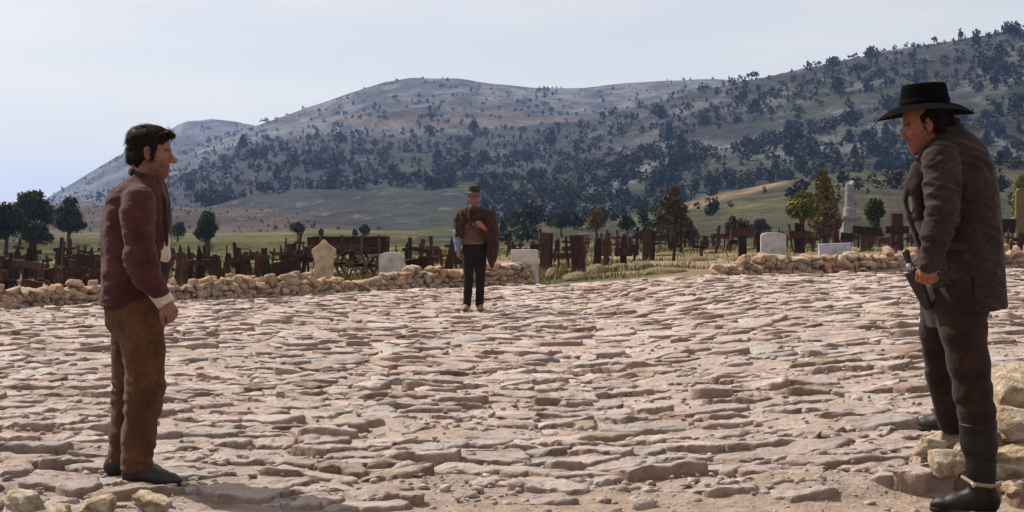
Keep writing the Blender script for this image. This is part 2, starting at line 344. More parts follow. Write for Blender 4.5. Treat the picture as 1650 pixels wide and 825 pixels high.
def paving():
    rng = np.random.default_rng(11)
    pts = []; v = 5.2; row = 0
    while v < 46:
        dv = 0.232 + 0.05*rng.normal(); dv = min(max(dv, 0.18), 0.42)
        half = 4.5 + 0.52*v
        u = -half + rng.uniform(0, 0.5)
        while u < half + 1.5:
            du = rng.choice([0.18, 0.28, 0.42, 0.6, 0.9], p=[0.27, 0.31, 0.24, 0.12, 0.06])*rng.uniform(0.85, 1.15)
            pts.append((u + du/2, v + rng.uniform(-0.17, 0.17), row)); u += du
        v += dv; row += 1
    P = np.array(pts); P = P[rng.random(len(P)) > 0.13]; ex = P[rng.random(len(P)) < 0.16] + np.c_[rng.uniform(-.22, .22, 1), rng.uniform(-.12, .12, 1), 0]; P = np.concatenate([P, ex]); X, Y = warp(P[:, 0], P[:, 1])
    S = np.c_[X*SX, Y]                                   # metric in which cells are round
    # neighbours by a coarse hash grid
    g = {}
    for i, (a, b) in enumerate(S): g.setdefault((int(a//0.6), int(b//0.6)), []).append(i)
    cells = []
    fe = far_edge(X, Y); fr = front_edge(X)
    keep = (Y > fr - 0.02) & (Y < fe + 0.1) & (np.abs(X) < 0.47*Y + 0.6)
    for i in np.nonzero(keep)[0]:
        a, b = S[i]; poly = [(a-0.6, b-0.45), (a+0.6, b-0.45), (a+0.6, b+0.45), (a-0.6, b+0.45)]
        gi, gj = int(a//0.6), int(b//0.6)
        for di in (-2, -1, 0, 1, 2):
            for dj in (-1, 0, 1):
                for j in g.get((gi+di, gj+dj), ()):
                    if j == i: continue
                    c, d = S[j]; nx, ny = c-a, d-b; L = math.hypot(nx, ny)
                    if L > 1.3: continue
                    h = (nx*(a+c) + ny*(b+d))/2
                    out = []; n = len(poly)
                    for k in range(n):
                        p, q = poly[k], poly[(k+1) % n]
                        dp, dq = nx*p[0]+ny*p[1]-h, nx*q[0]+ny*q[1]-h
                        if dp <= 0: out.append(p)
                        if (dp < 0) != (dq < 0) and dp != dq:
                            t = dp/(dp-dq); out.append((p[0]+(q[0]-p[0])*t, p[1]+(q[1]-p[1])*t))
                    poly = out
                    if len(poly) < 3: break
                if len(poly) < 3: break
            if len(poly) < 3: break
        if len(poly) >= 3:
            cells.append((np.array([(x/SX, y) for x, y in poly]), i))
    return X, Y, cells
PX_, PY_, cells = paving()
def slabs(sel, n, rng):
    """slabs sharing one outline count: ragged outline, sides dropped to the bed, worn uneven top tilted so the near lip stands proud"""
    m = len(sel); B = np.zeros((m, n, 2)); ctr = np.zeros((m, 2)); ids = np.array([cells[k][1] for k in sel], float)
    for r_, k in enumerate(sel):
        poly = cells[k][0]; e = np.roll(poly, -1, 0) - poly; L = np.hypot(e[:, 0], e[:, 1]); cum = np.r_[0, np.cumsum(L)]
        s = ((np.arange(n) + rng.uniform(0, 1))*cum[-1]/n) % cum[-1]
        q = np.clip(np.searchsorted(cum, s, side='right') - 1, 0, len(L)-1)
        B[r_] = poly[q] + e[q]*((s - cum[q])/np.maximum(L[q], 1e-6))[:, None]; ctr[r_] = B[r_].mean(0)
    idn = np.repeat(ids, n).reshape(m, n)*3.7
    d = B - ctr[:, None]; rad = np.sqrt((d**2).sum(-1, keepdims=True)); u = d/np.maximum(rad, 1e-6); rm = rad.mean(1, keepdims=True)
    gap = rng.uniform(-0.012, 0.02, (m, 1, 1))
    kn = max(5, n//4); kx = rng.uniform(-0.045, 0.03, (m, kn)); tq = np.arange(n)*kn/n; k0 = tq.astype(int); fr_ = tq - k0      # knapped corners: straight chips between random knots
    wob = (kx[:, k0]*(1-fr_) + kx[:, (k0+1) % kn]*fr_)[..., None] + (fbm(B[..., 0]*14, B[..., 1]*14, idn, oct=2, seed=1)*0.016)[..., None] + rng.normal(0, 0.004, (m, n, 1))
    B = ctr[:, None] + u*np.maximum(rad*(0.95 + 0.05*np.minimum(1, rm/rad)) - gap + wob, 0.05)
    h = np.clip(rng.normal(0.004, 0.012, m), -0.025, 0.035); h = h + 0.022*(rng.random(m) < 0.12) - 0.022*(rng.random(m) < 0.15)
    tx, ty = rng.normal(0, 0.05, m), rng.normal(-0.05, 0.06, m)
    sc_ = [1.06, 1.0, 0.97, 0.86, 0.68, 0.46, 0.2, 0.0]; dz = [-0.13, -0.016, -0.004, 0.0, 0.001, 0.002, 0.003, 0.003]
    P = np.stack([ctr[:, None] + (B - ctr[:, None])*a for a in sc_], 1)                       # m, rings, n, 2
    P[:, 1:3] += rng.normal(0, 0.005, P[:, 1:3].shape)
    idr = np.broadcast_to((ids*3.7)[:, None, None], P.shape[:3])
    dx = P - ctr[:, None, None]
    z = np.array(dz)[None, :, None] + (h[:, None, None] + tx[:, None, None]*dx[..., 0] + ty[:, None, None]*dx[..., 1])
    w1 = fbm(P[..., 0]*3.6, P[..., 1]*3.6, idr, oct=3, seed=2); w2 = fbm(P[..., 0]*12, P[..., 1]*12, idr, oct=2, seed=3)
    lf = fbm(P[..., 0]*2.2, P[..., 1]*4.6, idr, oct=3, seed=4)
    ledge = 0.013*sstep(0.10, 0.16, lf) + 0.011*sstep(-0.22, -0.17, lf)                        # flaked bedding
    z = z + 0.020*w1 + 0.010*w2 + ledge - 0.016 + 0.012*np.abs(w2)
    z[:, 0] = np.minimum(z[:, 0], h[:, None] - 0.09)
    z += paving_z(P[..., 0], P[..., 1])
    base = np.array([0.50, 0.412, 0.378])*rng.uniform(0.84, 1.12, (m, 1)); t = rng.random(m)
    for lo, hi, c_ in ((0, .07, (0.41, 0.325, 0.26)), (.07, .22, (0.47, 0.425, 0.405)), (.22, .27, (0.36, 0.27, 0.225))):
        k = (t >= lo) & (t < hi); base[k] = np.array(c_)*rng.uniform(0.82, 1.08, (k.sum(), 1))
    col = np.broadcast_to(base[:, None, None], P.shape[:3] + (3,)).copy()
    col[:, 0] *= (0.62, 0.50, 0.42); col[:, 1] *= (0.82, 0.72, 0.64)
    nr = len(sc_); V = np.concatenate([P, z[..., None]], -1).reshape(m, nr*n, 3); F = []
    a = np.arange(n); b_ = (a+1) % n
    for q in range(nr-2): F.append(np.c_[q*n+a, q*n+b_, (q+1)*n+b_]); F.append(np.c_[q*n+a, (q+1)*n+b_, (q+1)*n+a])
    F.append(np.c_[(nr-2)*n+a, (nr-2)*n+b_, np.full(n, (nr-1)*n)])
    keep = (nr-1)*n + 1
    return V[:, :keep], np.concatenate(F), col.reshape(m, nr*n, 3)[:, :keep], ctr
paved = tag(bpy.data.objects.new('paved_circle', None), kind='structure'); C.objects.link(paved)
paved.location = (1.0, 16.0, 0.0)
def screen_size(poly):
    c = poly.mean(0)
    return -1 if abs(F_PX*c[0]/max(c[1], 1)) > 840 or c[1] < 5.6 else (np.ptp(poly[:, 0])*np.ptp(poly[:, 1]))/c[1]**3
order = sorted(range(len(cells)), key=lambda k: -screen_size(cells[k][0]))
single = order[:300]; sset = set(single); rng_s = np.random.default_rng(4)
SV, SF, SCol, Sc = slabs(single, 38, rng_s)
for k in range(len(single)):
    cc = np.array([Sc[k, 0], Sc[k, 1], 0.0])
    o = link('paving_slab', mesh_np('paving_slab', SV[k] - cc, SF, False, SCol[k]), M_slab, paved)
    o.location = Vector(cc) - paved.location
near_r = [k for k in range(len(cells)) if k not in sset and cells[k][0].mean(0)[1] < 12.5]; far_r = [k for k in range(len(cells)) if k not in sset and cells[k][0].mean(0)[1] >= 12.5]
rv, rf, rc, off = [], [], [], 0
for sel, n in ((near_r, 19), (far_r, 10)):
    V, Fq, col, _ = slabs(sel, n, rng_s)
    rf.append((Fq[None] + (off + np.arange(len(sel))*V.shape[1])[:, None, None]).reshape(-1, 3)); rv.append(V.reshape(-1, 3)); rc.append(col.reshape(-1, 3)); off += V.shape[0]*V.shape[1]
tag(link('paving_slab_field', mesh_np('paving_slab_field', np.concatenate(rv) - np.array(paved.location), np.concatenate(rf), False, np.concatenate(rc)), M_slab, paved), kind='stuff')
print('slabs', len(cells))
# ------------------------------------------------------------------ rocks and dry stone walls
def rock_np(seed, sub=2, cuts=9, rough=0.05):
    rng = np.random.default_rng(seed)
    bm = bmesh.new(); bmesh.ops.create_icosphere(bm, subdivisions=sub+2, radius=1.0)
    V = np.array([v.co for v in bm.verts]); F = np.array([[v.index for v in f.verts] for f in bm.faces]); bm.free()
    N = rng.normal(0, 1, (cuts + 6, 3)); N[:6] = np.array([(1,0,0),(-1,0,0),(0,1,0),(0,-1,0),(0,0,1),(0,0,-1)]) + rng.normal(0, 0.18, (6, 3))
    N /= np.linalg.norm(N, axis=1)[:, None]; H = rng.uniform(0.5, 0.9, cuts + 6)
    dot = V @ N.T; r = np.where(dot > 0.05, H[None]/np.maximum(dot, 0.05), 9).min(1)
    r = np.minimum(r, 1.3)
    r = r*(1 + rough*fbm(V[:, 0]*2+seed, V[:, 1]*2, V[:, 2]*2, oct=3, seed=seed) + 0.5*rough*fbm(V[:, 0]*7, V[:, 1]*7, V[:, 2]*7, oct=2, seed=seed+3))
    return V*r[:, None], F
M_rock = noise_mat('wall_rock', [(0.28, (0.17, 0.11, 0.075)), (0.45, (0.34, 0.25, 0.185)), (0.6, (0.46, 0.37, 0.30)), (0.75, (0.60, 0.53, 0.46))], scale=3.0, detail=9, rough=0.92, bump=0.6, bscale=7, bdist=0.1, objrand=1, spec=0.2, rgh=0.65,
    rand_stops=[(0.0, (1.0, 0.80, 0.60)), (0.25, (1.0, 0.95, 0.9)), (0.5, (0.85, 0.84, 0.86)), (0.72, (1.12, 0.92, 0.70)), (1.0, (1.15, 1.13, 1.1))])
M_chalk = noise_mat('pale_rock', [(0.32, (0.21, 0.135, 0.075)), (0.42, (0.38, 0.28, 0.18)), (0.52, (0.53, 0.44, 0.34)), (0.66, (0.66, 0.61, 0.54))], scale=2.2, detail=9, rough=0.95, bump=0.7, bscale=7, bdist=0.12, objrand=1, spec=0.2, rgh=0.68,
    rand_stops=[(0.0, (0.9, 0.80, 0.66)), (0.4, (0.95, 0.94, 0.92)), (0.7, (0.95, 0.86, 0.74)), (1.0, (1.05, 1.05, 1.05))])
ROCK = []
for q in range(12):
    V, Fq = rock_np(300 + q, 1, 5, 0.05); ROCK.append(mesh_np('stone', V, Fq, False)); ROCK[-1].materials.append(M_rock)
BIGROCK = []
for q in range(8):
    V, Fq = rock_np(400 + q, 2, 12, 0.13); BIGROCK.append(mesh_np('rock', V, Fq, False)); BIGROCK[-1].materials.append(M_chalk)
def stone_wall(label, path, rows, seed, size=0.15, deep=2, name='stone_wall'):
    """path: points (x, y, height); courses of rough stones laid along it, two deep, with loose ones on top"""
    rng = random.Random(seed)
    P = [np.array(p[:2]) for p in path]; Hh = [p[2] for p in path]
    seg = [np.linalg.norm(P[i+1]-P[i]) for i in range(len(P)-1)]; cum = np.r_[0, np.cumsum(seg)]
    def at(s):
        s = min(max(s, 0), cum[-1]-1e-6); i = int(np.searchsorted(cum, s, side='right')-1); t = (s-cum[i])/seg[i]
        d = (P[i+1]-P[i])/seg[i]; return P[i]*(1-t)+P[i+1]*t, d, Hh[i]*(1-t)+Hh[i+1]*t
    p0, _, _ = at(cum[-1]/2)
    root = thing(name, label, 'stone wall', (float(p0[0]), float(p0[1]), gz(float(p0[0]), float(p0[1]))))
    n = 0
    for row in range(rows):
        for dp in range(deep if row >= rows - 2 else 1):
            s = rng.uniform(0, size)
            while s < cum[-1]:
                L = size*rng.choice([0.6, 0.8, 1.1, 1.5, 2.0])*rng.uniform(0.9, 1.1); h = size*rng.uniform(0.75, 1.05)
                p, d, Ht = at(s + L/2); nrm = np.array([d[1], -d[0]]); 
                z = row*size*0.80 + h/2 - 0.04
                if z - h*0.2 < Ht*rng.uniform(0.86, 1.14):
                    q = p - nrm*(dp*size*1.15 - size*0.3 + row*0.02) + nrm*rng.uniform(-0.03, 0.03)
                    o = link('stone', rng.choice(ROCK), None, root)
                    o.scale = (L*0.74, size*(rng.uniform(0.75, 1.05) if row >= rows - 2 else rng.uniform(1.1, 1.5)), h*rng.uniform(0.62, 0.88))
                    o.rotation_euler = (rng.gauss(0, 0.18), rng.gauss(0, 0.2), math.atan2(d[1], d[0]) + rng.gauss(0, 0.15) + rng.choice([0, math.pi]))
                    o.location = Vector((q[0], q[1], gz(q[0], q[1]) + z)) - root.location; n += 1
                s += L
    return root, n
def wallpath(pts):
    out = []
    for px, pb, pt in pts:
        x, Y, z = on_ground(px, pb); out.append((x, Y + 0.12, (pb - pt)*Y/F_PX))
    return out
w1, a = stone_wall('low dry stone wall of rounded brown stones behind the bareheaded man', wallpath([(-130, 503, 474), (0, 497, 476), (60, 494, 466), (150, 490, 462), (300, 486, 458), (420, 480, 450), (500, 476, 449), (556, 471, 458)]), 5, 1, size=0.135)
w2, b = stone_wall('dry stone wall stretching behind the man in the poncho', wallpath([(566, 470, 462), (600, 468, 448), (640, 466, 436), (670, 465, 434), (730, 463, 440), (800, 459, 430), (852, 456, 428)]), 6, 2, size=0.155)
w3, c_ = stone_wall('long low wall of pale loose stones below the broken column', wallpath([(1143, 446, 438), (1165, 445, 428), (1230, 443, 418), (1300, 441, 416), (1400, 439, 412), (1480, 437, 408), (1560, 435, 405), (1665, 432, 403)]), 5, 3, size=0.185)
print('wall stones', a, b, c_)
# loose rocks: single things
def loose_rock(px, py, w, label, group=None, hgt=0.75, seed=0, big=None, dz=0.0, Y=None, mats=None):
    rng = random.Random(seed + int(px*7+py))
    x, Yg, z = on_ground(px, py) if Y is None else ((px-CX)*Y/F_PX, Y, gz((px-CX)*Y/F_PX, Y))
    s = w*Yg/F_PX/2
    o = link('rock', (big or rng.choice(BIGROCK)).copy() if mats else (big or rng.choice(BIGROCK)))
    if mats: o.data.materials.clear(); o.data.materials.append(mats)
    o.scale = (s*1.15, s*rng.uniform(0.8, 1.1), s*hgt*1.15); o.rotation_euler = (rng.uniform(-.25, .25), rng.uniform(-.25, .25), rng.uniform(0, 6.28))
    o.location = (x, Yg + s*0.5, z + s*hgt*0.55 + dz)
    return tag(o, label, 'rock', group)
gl = 'loose pale rocks in front of the left-hand man'
loose_rock(28, 826, 78, 'jagged pale rock with an ochre face in front of the bareheaded man', gl, 0.62)
loose_rock(88, 834, 60, 'small ochre stained rock among the loose rocks before the bareheaded man', gl, 0.45)
loose_rock(150, 832, 72, 'pale angular rock with an orange side below the bareheaded man', gl, 0.62)
loose_rock(240, 828, 92, 'large white pitted rock by the toe of the bareheaded man', gl, 0.48)
loose_rock(196, 838, 40, 'white rock chip wedged between two larger pale rocks', gl, 0.5)
loose_rock(-30, 828, 70, 'pale rock at the edge of the loose rocks before the bareheaded man', gl, 0.5)
loose_rock(1160, 443, 26, 'pale flat-topped rock at the end of the low wall', None, 0.6)
gr = 'rocks heaped beside the man in the black hat'
# the heap by the right-hand man, built up from the ground
heap = [  # px, py of the centre, depth, half sizes, label
    (1630, 648, 6.75, (0.20, 0.22, 0.19), 'big ochre boulder with a grey shaded face on top of the rock heap'),
    (1652, 622, 6.95, (0.20, 0.2, 0.16), 'pale yellow boulder behind the grey faced boulder on the heap'),
    (1608, 625, 7.1, (0.13, 0.15, 0.12), 'yellowish rock at the back of the heap behind the tall boot'),
    (1655, 690, 6.45, (0.17, 0.17, 0.11), 'white topped rock in the middle of the rock heap'),
    (1625, 706, 6.55, (0.18, 0.16, 0.10), 'tilted brown slab in the middle of the rock heap'),
    (1600, 720, 6.5, (0.13, 0.14, 0.11), 'pitted brown rock right behind the tall boot'),
    (1650, 735, 6.35, (0.17, 0.15, 0.08), 'dark brown rock near the foot of the heap'),
    (1632, 762, 6.2, (0.14, 0.12, 0.055), 'flat reddish stone at the foot of the heap'),
    (1648, 790, 6.05, (0.12, 0.10, 0.045), 'flat pale stone on the dust beside the spurred boot'),
    (1520, 715, 6.52, (0.14, 0.17, 0.085), 'flat topped rock under the raised boot of the man in the black hat'),
    (1500, 722, 6.38, (0.10, 0.09, 0.075), 'pale rock leaning in front of the raised boot'),
    (1535, 748, 6.22, (0.105, 0.10, 0.085), 'white topped ochre rock next to the tall boot'),
    (1553, 728, 6.32, (0.06, 0.07, 0.05), 'small ochre rock jammed behind the tall boot'),
]
for k, (px, py, Y, dims, lab) in enumerate(heap):
    o = link('rock', BIGROCK[k % 8]); o.location = W(px, py, Y); o.scale = [d*1.06 for d in dims]
    rg = random.Random(k+50); o.rotation_euler = (rg.uniform(-.15, .15), rg.uniform(-.2, .2), rg.uniform(-0.5, .5))
    tag(o, lab, 'rock', gr)
for k, (px, py, Y, s) in enumerate([(1618, 690, 7.0, .2), (1650, 730, 6.8, .2), (1605, 745, 6.7, .15), (1640, 770, 6.5, .13), (1665, 760, 6.4, .16), (1540, 752, 6.5, .13), (1508, 750, 6.6, .14), (1600, 668, 7.15, .16), (1668, 660, 7.0, .2)]):
    o = link('rock', BIGROCK[(k+3) % 8]); o.location = W(px, py, Y); o.scale = (s*1.1, s, s*0.8); o.rotation_euler = (0.1*k, 0.2, k)
    tag(o, 'ochre rock packed deep inside the heap beside the man in the black hat', 'rock', gr)
# chips and clods strewn over the dust
rngp = np.random.default_rng(77); cv, cf, cc_, off = [], [], [], 0
RV, RF = rock_np(900, -1, 5, 0.1)
for k in range(4600):
    Y = 5.3 + 1.6*rngp.random(); x = (rngp.random()*2-1)*0.42*Y*1.15
    if k > 800: Y = 6 + 10*rngp.random()**1.5; x = (rngp.random()*2-1)*0.42*Y
    s = 0.006*math.exp(rngp.normal(0, 0.55)) + 0.002
    if k < 60: s *= 3.0
    if k >= 1500:     # flakes broken off the slabs, lying in the joints
        Y = 6.1*math.exp(1.25*rngp.random()); x = (rngp.random()*2-1)*0.43*Y; s = 0.022*math.exp(rngp.normal(0, 0.45))
    r3 = rngp.uniform(0.6, 1.4, 3)*s*(1, 1, .6); a = rngp.uniform(0, 6.28)
    V = RV*r3; V = np.c_[V[:, 0]*math.cos(a)-V[:, 1]*math.sin(a), V[:, 0]*math.sin(a)+V[:, 1]*math.cos(a), V[:, 2]] + (x, Y, 0)
    cv.append(V); cf.append(RF + off); off += len(V); cc_.append(np.tile(np.array([0.48, 0.385, 0.33])*rngp.uniform(0.72, 1.2), (len(V), 1)))
cv = np.concatenate(cv); nn = len(RV); base = cv.reshape(-1, nn, 3)[:, :, :2].mean(1); zz = land(base[:, 0], base[:, 1]); pz = np.where(base[:, 1] > front_edge(base[:, 0]) + 0.1, zz + 0.012, zz)
cv[:, 2] += np.repeat(pz, nn) + 0.002
tag(link('stone_chips', mesh_np('stone_chips', cv, np.concatenate(cf), False, np.concatenate(cc_)), M_ground), kind='stuff')
# ------------------------------------------------------------------ the graveyard
def wood_mat(name, a, b, c):
    return noise_mat(name, [(0.25, a), (0.5, b), (0.75, c)], scale=4, detail=8, rough=0.9, bump=0.6, bscale=16, bdist=0.02, objrand=1, stretch=(5, 5, 0.6), spec=0.15,
        rand_stops=[(0, (0.6, 0.58, 0.58)), (0.4, (1, 0.95, 0.92)), (0.7, (1.5, 1.2, 1.05)), (0.9, (1.7, 1.7, 1.75)), (1, (2.2, 2.3, 2.4))])
M_wood = wood_mat('weathered_wood', (0.018, 0.009, 0.007), (0.038, 0.019, 0.013), (0.08, 0.042, 0.029))
M_woodg = wood_mat('grey_wood', (0.04, 0.026, 0.02), (0.08, 0.055, 0.042), (0.14, 0.10, 0.08))
M_stoneW = noise_mat('white_gravestone', [(0.3, (0.30, 0.265, 0.24)), (0.5, (0.42, 0.385, 0.36)), (0.7, (0.52, 0.49, 0.47))], scale=5, detail=8, rough=0.85, bump=0.4, bscale=25, bdist=0.01, spec=0.2)
M_stoneY = noise_mat('sand_gravestone', [(0.3, (0.30, 0.20, 0.13)), (0.5, (0.44, 0.32, 0.22)), (0.7, (0.54, 0.43, 0.32))], scale=6, detail=8, rough=0.9, bump=0.5, bscale=25, bdist=0.012, spec=0.2)
M_stoneB = noise_mat('blue_gravestone', [(0.3, (0.26, 0.26, 0.30)), (0.5, (0.36, 0.37, 0.43)), (0.7, (0.46, 0.48, 0.55))], scale=5, detail=8, rough=0.85, bump=0.4, bscale=25, bdist=0.01, spec=0.2)
M_mound = noise_mat('grave_earth', [(0.3, (0.09, 0.06, 0.035)), (0.45, (0.16, 0.11, 0.07)), (0.56, (0.11, 0.10, 0.035)), (0.7, (0.24, 0.17, 0.115))], scale=5, detail=9, rough=0.95, bump=0.8, bscale=18, bdist=0.03, objrand=1, spec=0.1)
M_iron = noise_mat('rusty_iron', [(0.3, (0.02, 0.014, 0.012)), (0.6, (0.05, 0.03, 0.022))], scale=20, rough=0.7, bump=0.2, spec=0.3, metal=0.4)
grng = random.Random(5)
def plank(w, d, h, z0, seed, jit=0.012, top='flat', taper=1.0, x=0, tilt=0.0):
    rg = random.Random(seed); mb = MB()
    if top == 'flat': pr = [(-w/2, 0), (w/2, 0), (w/2*taper, h+rg.uniform(-jit, jit)*2), (-w/2*taper, h+rg.uniform(-jit, jit)*2)]
    elif top == 'point': pr = [(-w/2, 0), (w/2, 0), (w/2*taper, h*0.86), (0, h), (-w/2*taper, h*0.86)]
    else: pr = [(-w/2, 0), (w/2, 0), (w/2*taper, h-w*0.4)] + [(w/2*taper*math.cos(a), h-w*0.4+w*0.4*math.sin(a)) for a in (0.5, 1.05, 1.57, 2.09, 2.64)] + [(-w/2*taper, h-w*0.4)]
    pr = [(px + x + pz*math.tan(tilt) + (rg.uniform(-jit, jit) if pz > 0.05 else 0), pz + z0) for px, pz in pr]
    mb.prism(pr, -d/2, d/2); return mb.mesh('plank')
def cross(seed, h=1.0, w=0.12, bar=0.55, at=0.68, bh=0.12, bar_tilt=0.0, d=0.06, taper=1.0, flare=False):
    """mesh of post and mesh of bar"""
    rg = random.Random(seed)
    post = plank(w, d, h + 0.3, -0.3, seed, top=rg.choice(['flat', 'flat', 'point']), taper=taper)
    mb = MB(); zc = h*at; t = math.tan(bar_tilt); k = 1.25 if flare else 1.0
    mb.prism([(-bar/2, zc-bh/2*k-bar/2*t), (0, zc-bh/2), (bar/2, zc-bh/2*k+bar/2*t), (bar/2+rg.uniform(-.01, .01), zc+bh/2*k+bar/2*t), (0, zc+bh/2+0.003), (-bar/2+rg.uniform(-.01, .01), zc+bh/2*k-bar/2*t)], -d/2-0.025, d/2-0.01)
    return post, mb.mesh('crossbar')
def set_marker(px, pb, rz, lean, builder, label, cat, group=None, name=None):
    x, Y, z = on_ground(px, pb)
    t = thing(name or 'grave_cross', label, cat, (x, Y, z), rz, group); t.rotation_euler = (lean[0], lean[1], rz)
    builder(t, Y); return t
def b_cross(hpx, wpx, barpx, at=0.68, bhpx=None, mat=None, taper=1.0, flare=False, tilt=0.0, seed=0, d=None):
    def f(t, Y):
        k = Y/F_PX
        p, b = cross(seed, hpx*k, wpx*k, barpx*k, at, (bhpx or wpx)*k, tilt, d or min(0.10, wpx*k*0.6), taper, flare)
        link('post', p, mat or M_wood, t); link('crossbar', b, mat or M_wood, t)
    return f
def b_plank(hpx, wpx, top='flat', taper=1.0, mat=None, seed=0, second=0):
    def f(t, Y):
        k = Y/F_PX
        link('board', plank(wpx*k, 0.05, hpx*k+0.25, -0.25, seed, top=top, taper=taper), mat or M_wood, t)
        if second: link('board', plank(wpx*k*0.55, 0.045, hpx*k*0.97+0.25, -0.25, seed+1, x=wpx*k*second, tilt=0.03), mat or M_woodg, t)
    return f
def b_table(wpx, hpx, bpx, mat=None, seed=0):
    """a name board nailed across two short legs"""
    def f(t, Y):
        k = Y/F_PX; w, h, b = wpx*k, hpx*k, bpx*k
        for s in (-1, 1): link('post', plank(0.07, 0.06, h+0.2, -0.2, seed+s, x=s*w*0.32), mat or M_wood, t)
        mb = MB(); mb.box((0, -0.05, h-b*0.45), (w, 0.04, b), jit=0.012, rnd=random.Random(seed)); link('board', mb.mesh('board'), mat or M_wood, t)
    return f
# crosses and boards that stand out one by one
set_marker(877, 435, 0.05, (0, 0.01), b_plank(60, 15, mat=M_wood, seed=1, second=0.55), 'tall dark plank marker doubled by a thinner plank beside the white slab', 'grave marker', name='grave_board')
set_marker(933, 441, -0.1, (0.03, -0.05), b_plank(61, 20, taper=1.18, mat=M_wood, seed=2), 'broad dark board leaning and widening towards its top', 'grave marker', name='grave_board')
set_marker(908, 430, 0.1, (0, 0), b_table(25, 22, 9, seed=3), 'low name board on two short legs beside the broad leaning board', 'grave marker', name='grave_board')
set_marker(977, 428, 0.0, (0.02, 0), b_cross(50, 11, 17, 0.55, 24, taper=0.55, seed=4), 'stout tapering cross with a stick leaning before it', 'cross')
set_marker(1004, 427, 0.15, (0, 0.02), b_cross(52, 10, 29, 0.40, 13, seed=5), 'dark cross with a low wide crossbar near the bushy conifer', 'cross')
set_marker(1043, 419, -0.1, (0.0, 0.0), b_plank(49, 15, top='round', mat=M_wood, seed=6, second=0.5), 'dark round topped board between the wide crossbar and the conifer', 'grave marker', name='grave_board')
t = set_marker(1197, 419, 0.12, (0.0, -0.04), b_cross(62, 13, 37, 0.72, 12, seed=7, flare=True), 'tall dark cross with an iron hoop hung on it by the rounded gravestone', 'cross')
mb = MB(); Yh = t.location.y; k = Yh/F_PX
mb.tube([(-0.20 + 16*k*math.cos(a), 0.1, 0.36 + 20*k*math.sin(a)) for a in np.linspace(0, 2*math.pi, 25)], 0.018, 6, cap=False); link('hoop', mb.mesh('hoop', True), M_woodg, t)
set_marker(1288, 408, 0.0, (0, 0.0), b_cross(48, 18, 34, 0.62, 12, seed=8, taper=0.85), 'thick dark cross between the rounded gravestone and the bluish slab', 'cross')
set_marker(1333, 389, 0.0, (0, 0.0), b_table(25, 27, 15, seed=9), 'dark name board on two legs in front of the yellow-green tree', 'grave marker', name='grave_board')
set_marker(1396, 403, -0.1, (0.0, 0.03), b_cross(41, 19, 46, 0.80, 13, seed=10, tilt=-0.06), 'dark cross with a thick high crossbar in front of the broken column', 'cross')
set_marker(1445, 404, 0.05, (0.0, 0.0), b_cross(60, 22, 38, 0.56, 12, seed=11, taper=0.8), 'big reddish brown cross beside the man in the black hat', 'cross')
set_marker(1622, 402, 0.0, (0, 0.02), b_table(26, 48, 22, seed=12), 'dark board on posts behind the coat tail of the man in the black hat', 'grave marker', name='grave_board')
set_marker(64, 462, 0.05, (0, 0.03), b_plank(38, 11, mat=M_wood, seed=20, second=0.8), 'pair of upright narrow boards behind the low wall on the far left', 'grave marker', name='grave_board')
set_marker(102, 466, -0.05, (0, 0.0), b_table(30, 36, 20, seed=21), 'wide dark board on two legs behind the low wall on the far left', 'grave marker', name='grave_board')
set_marker(50, 449, 0.0, (0, 0.02), b_cross(38, 11, 26, 0.60, 11, seed=22), 'thick cross between the narrow boards and the umbrella tree', 'cross')
set_marker(112, 440, 0.0, (0, 0.0), b_cross(34, 8, 24, 0.55, 14, seed=23), 'short cross with a heavy crossbar left of the bareheaded man', 'cross')
set_marker(148, 455, 0.1, (0, 0.0), b_table(40, 42, 26, seed=24), 'large dark board behind the back of the bareheaded man', 'grave marker', name='grave_board')
set_marker(14, 463, 0.1, (0, 0.0), b_table(34, 30, 18, seed=25), 'low dark board over the left end of the stone wall', 'grave marker', name='grave_board')
set_marker(425, 432, 0.0, (0, 0.02), b_plank(32, 10, mat=M_wood, seed=26), 'single upright board left of the sand coloured gravestone', 'grave marker', name='grave_board')
set_marker(484, 440, -0.1, (0, 0.0), b_table(40, 36, 20, seed=27), 'wide dark board right beside the sand coloured gravestone', 'grave marker', name='grave_board')
set_marker(310, 448, 0.0, (0, -0.02), b_plank(42, 5, mat=M_wood, seed=28), 'thin pole-like marker in front of the bareheaded man', 'grave marker', name='grave_post')
set_marker(330, 446, 0.0, (0, 0.02), b_table(26, 32, 16, seed=29), 'square board near the thin pole before the bareheaded man', 'grave marker', name='grave_board')
# the many others
gy_lab = ('small dark wooden cross among the crowded graves', 'small dark upright board among the crowded graves', 'low dark name board on two legs among the crowded graves', 'thin dark post among the crowded graves')
kinds = []
for q in range(4): kinds.append((0, cross(60+q, 0.75+0.1*q, 0.10, 0.46, 0.66, 0.10, 0.04*(q-1.5))))
for q in range(3): kinds.append((1, (plank(0.20+0.04*q, 0.05, 0.95+0.12*q, -0.25, 70+q, top=['flat', 'round', 'point'][q]),)))
for q in range(2):
    rg = random.Random(80+q); mb = MB(); mb.box((0, -0.05, 0.38), (0.6, 0.04, 0.26), jit=0.02, rnd=rg)
    kinds.append((2, (plank(0.07, 0.06, 0.7, -0.2, 81+q, x=-0.2), plank(0.07, 0.06, 0.75, -0.2, 83+q, x=0.2), mb.mesh('board'))))
for q in range(2): kinds.append((3, (plank(0.06, 0.05, 1.1+0.2*q, -0.2, 90+q),)))
protos = []
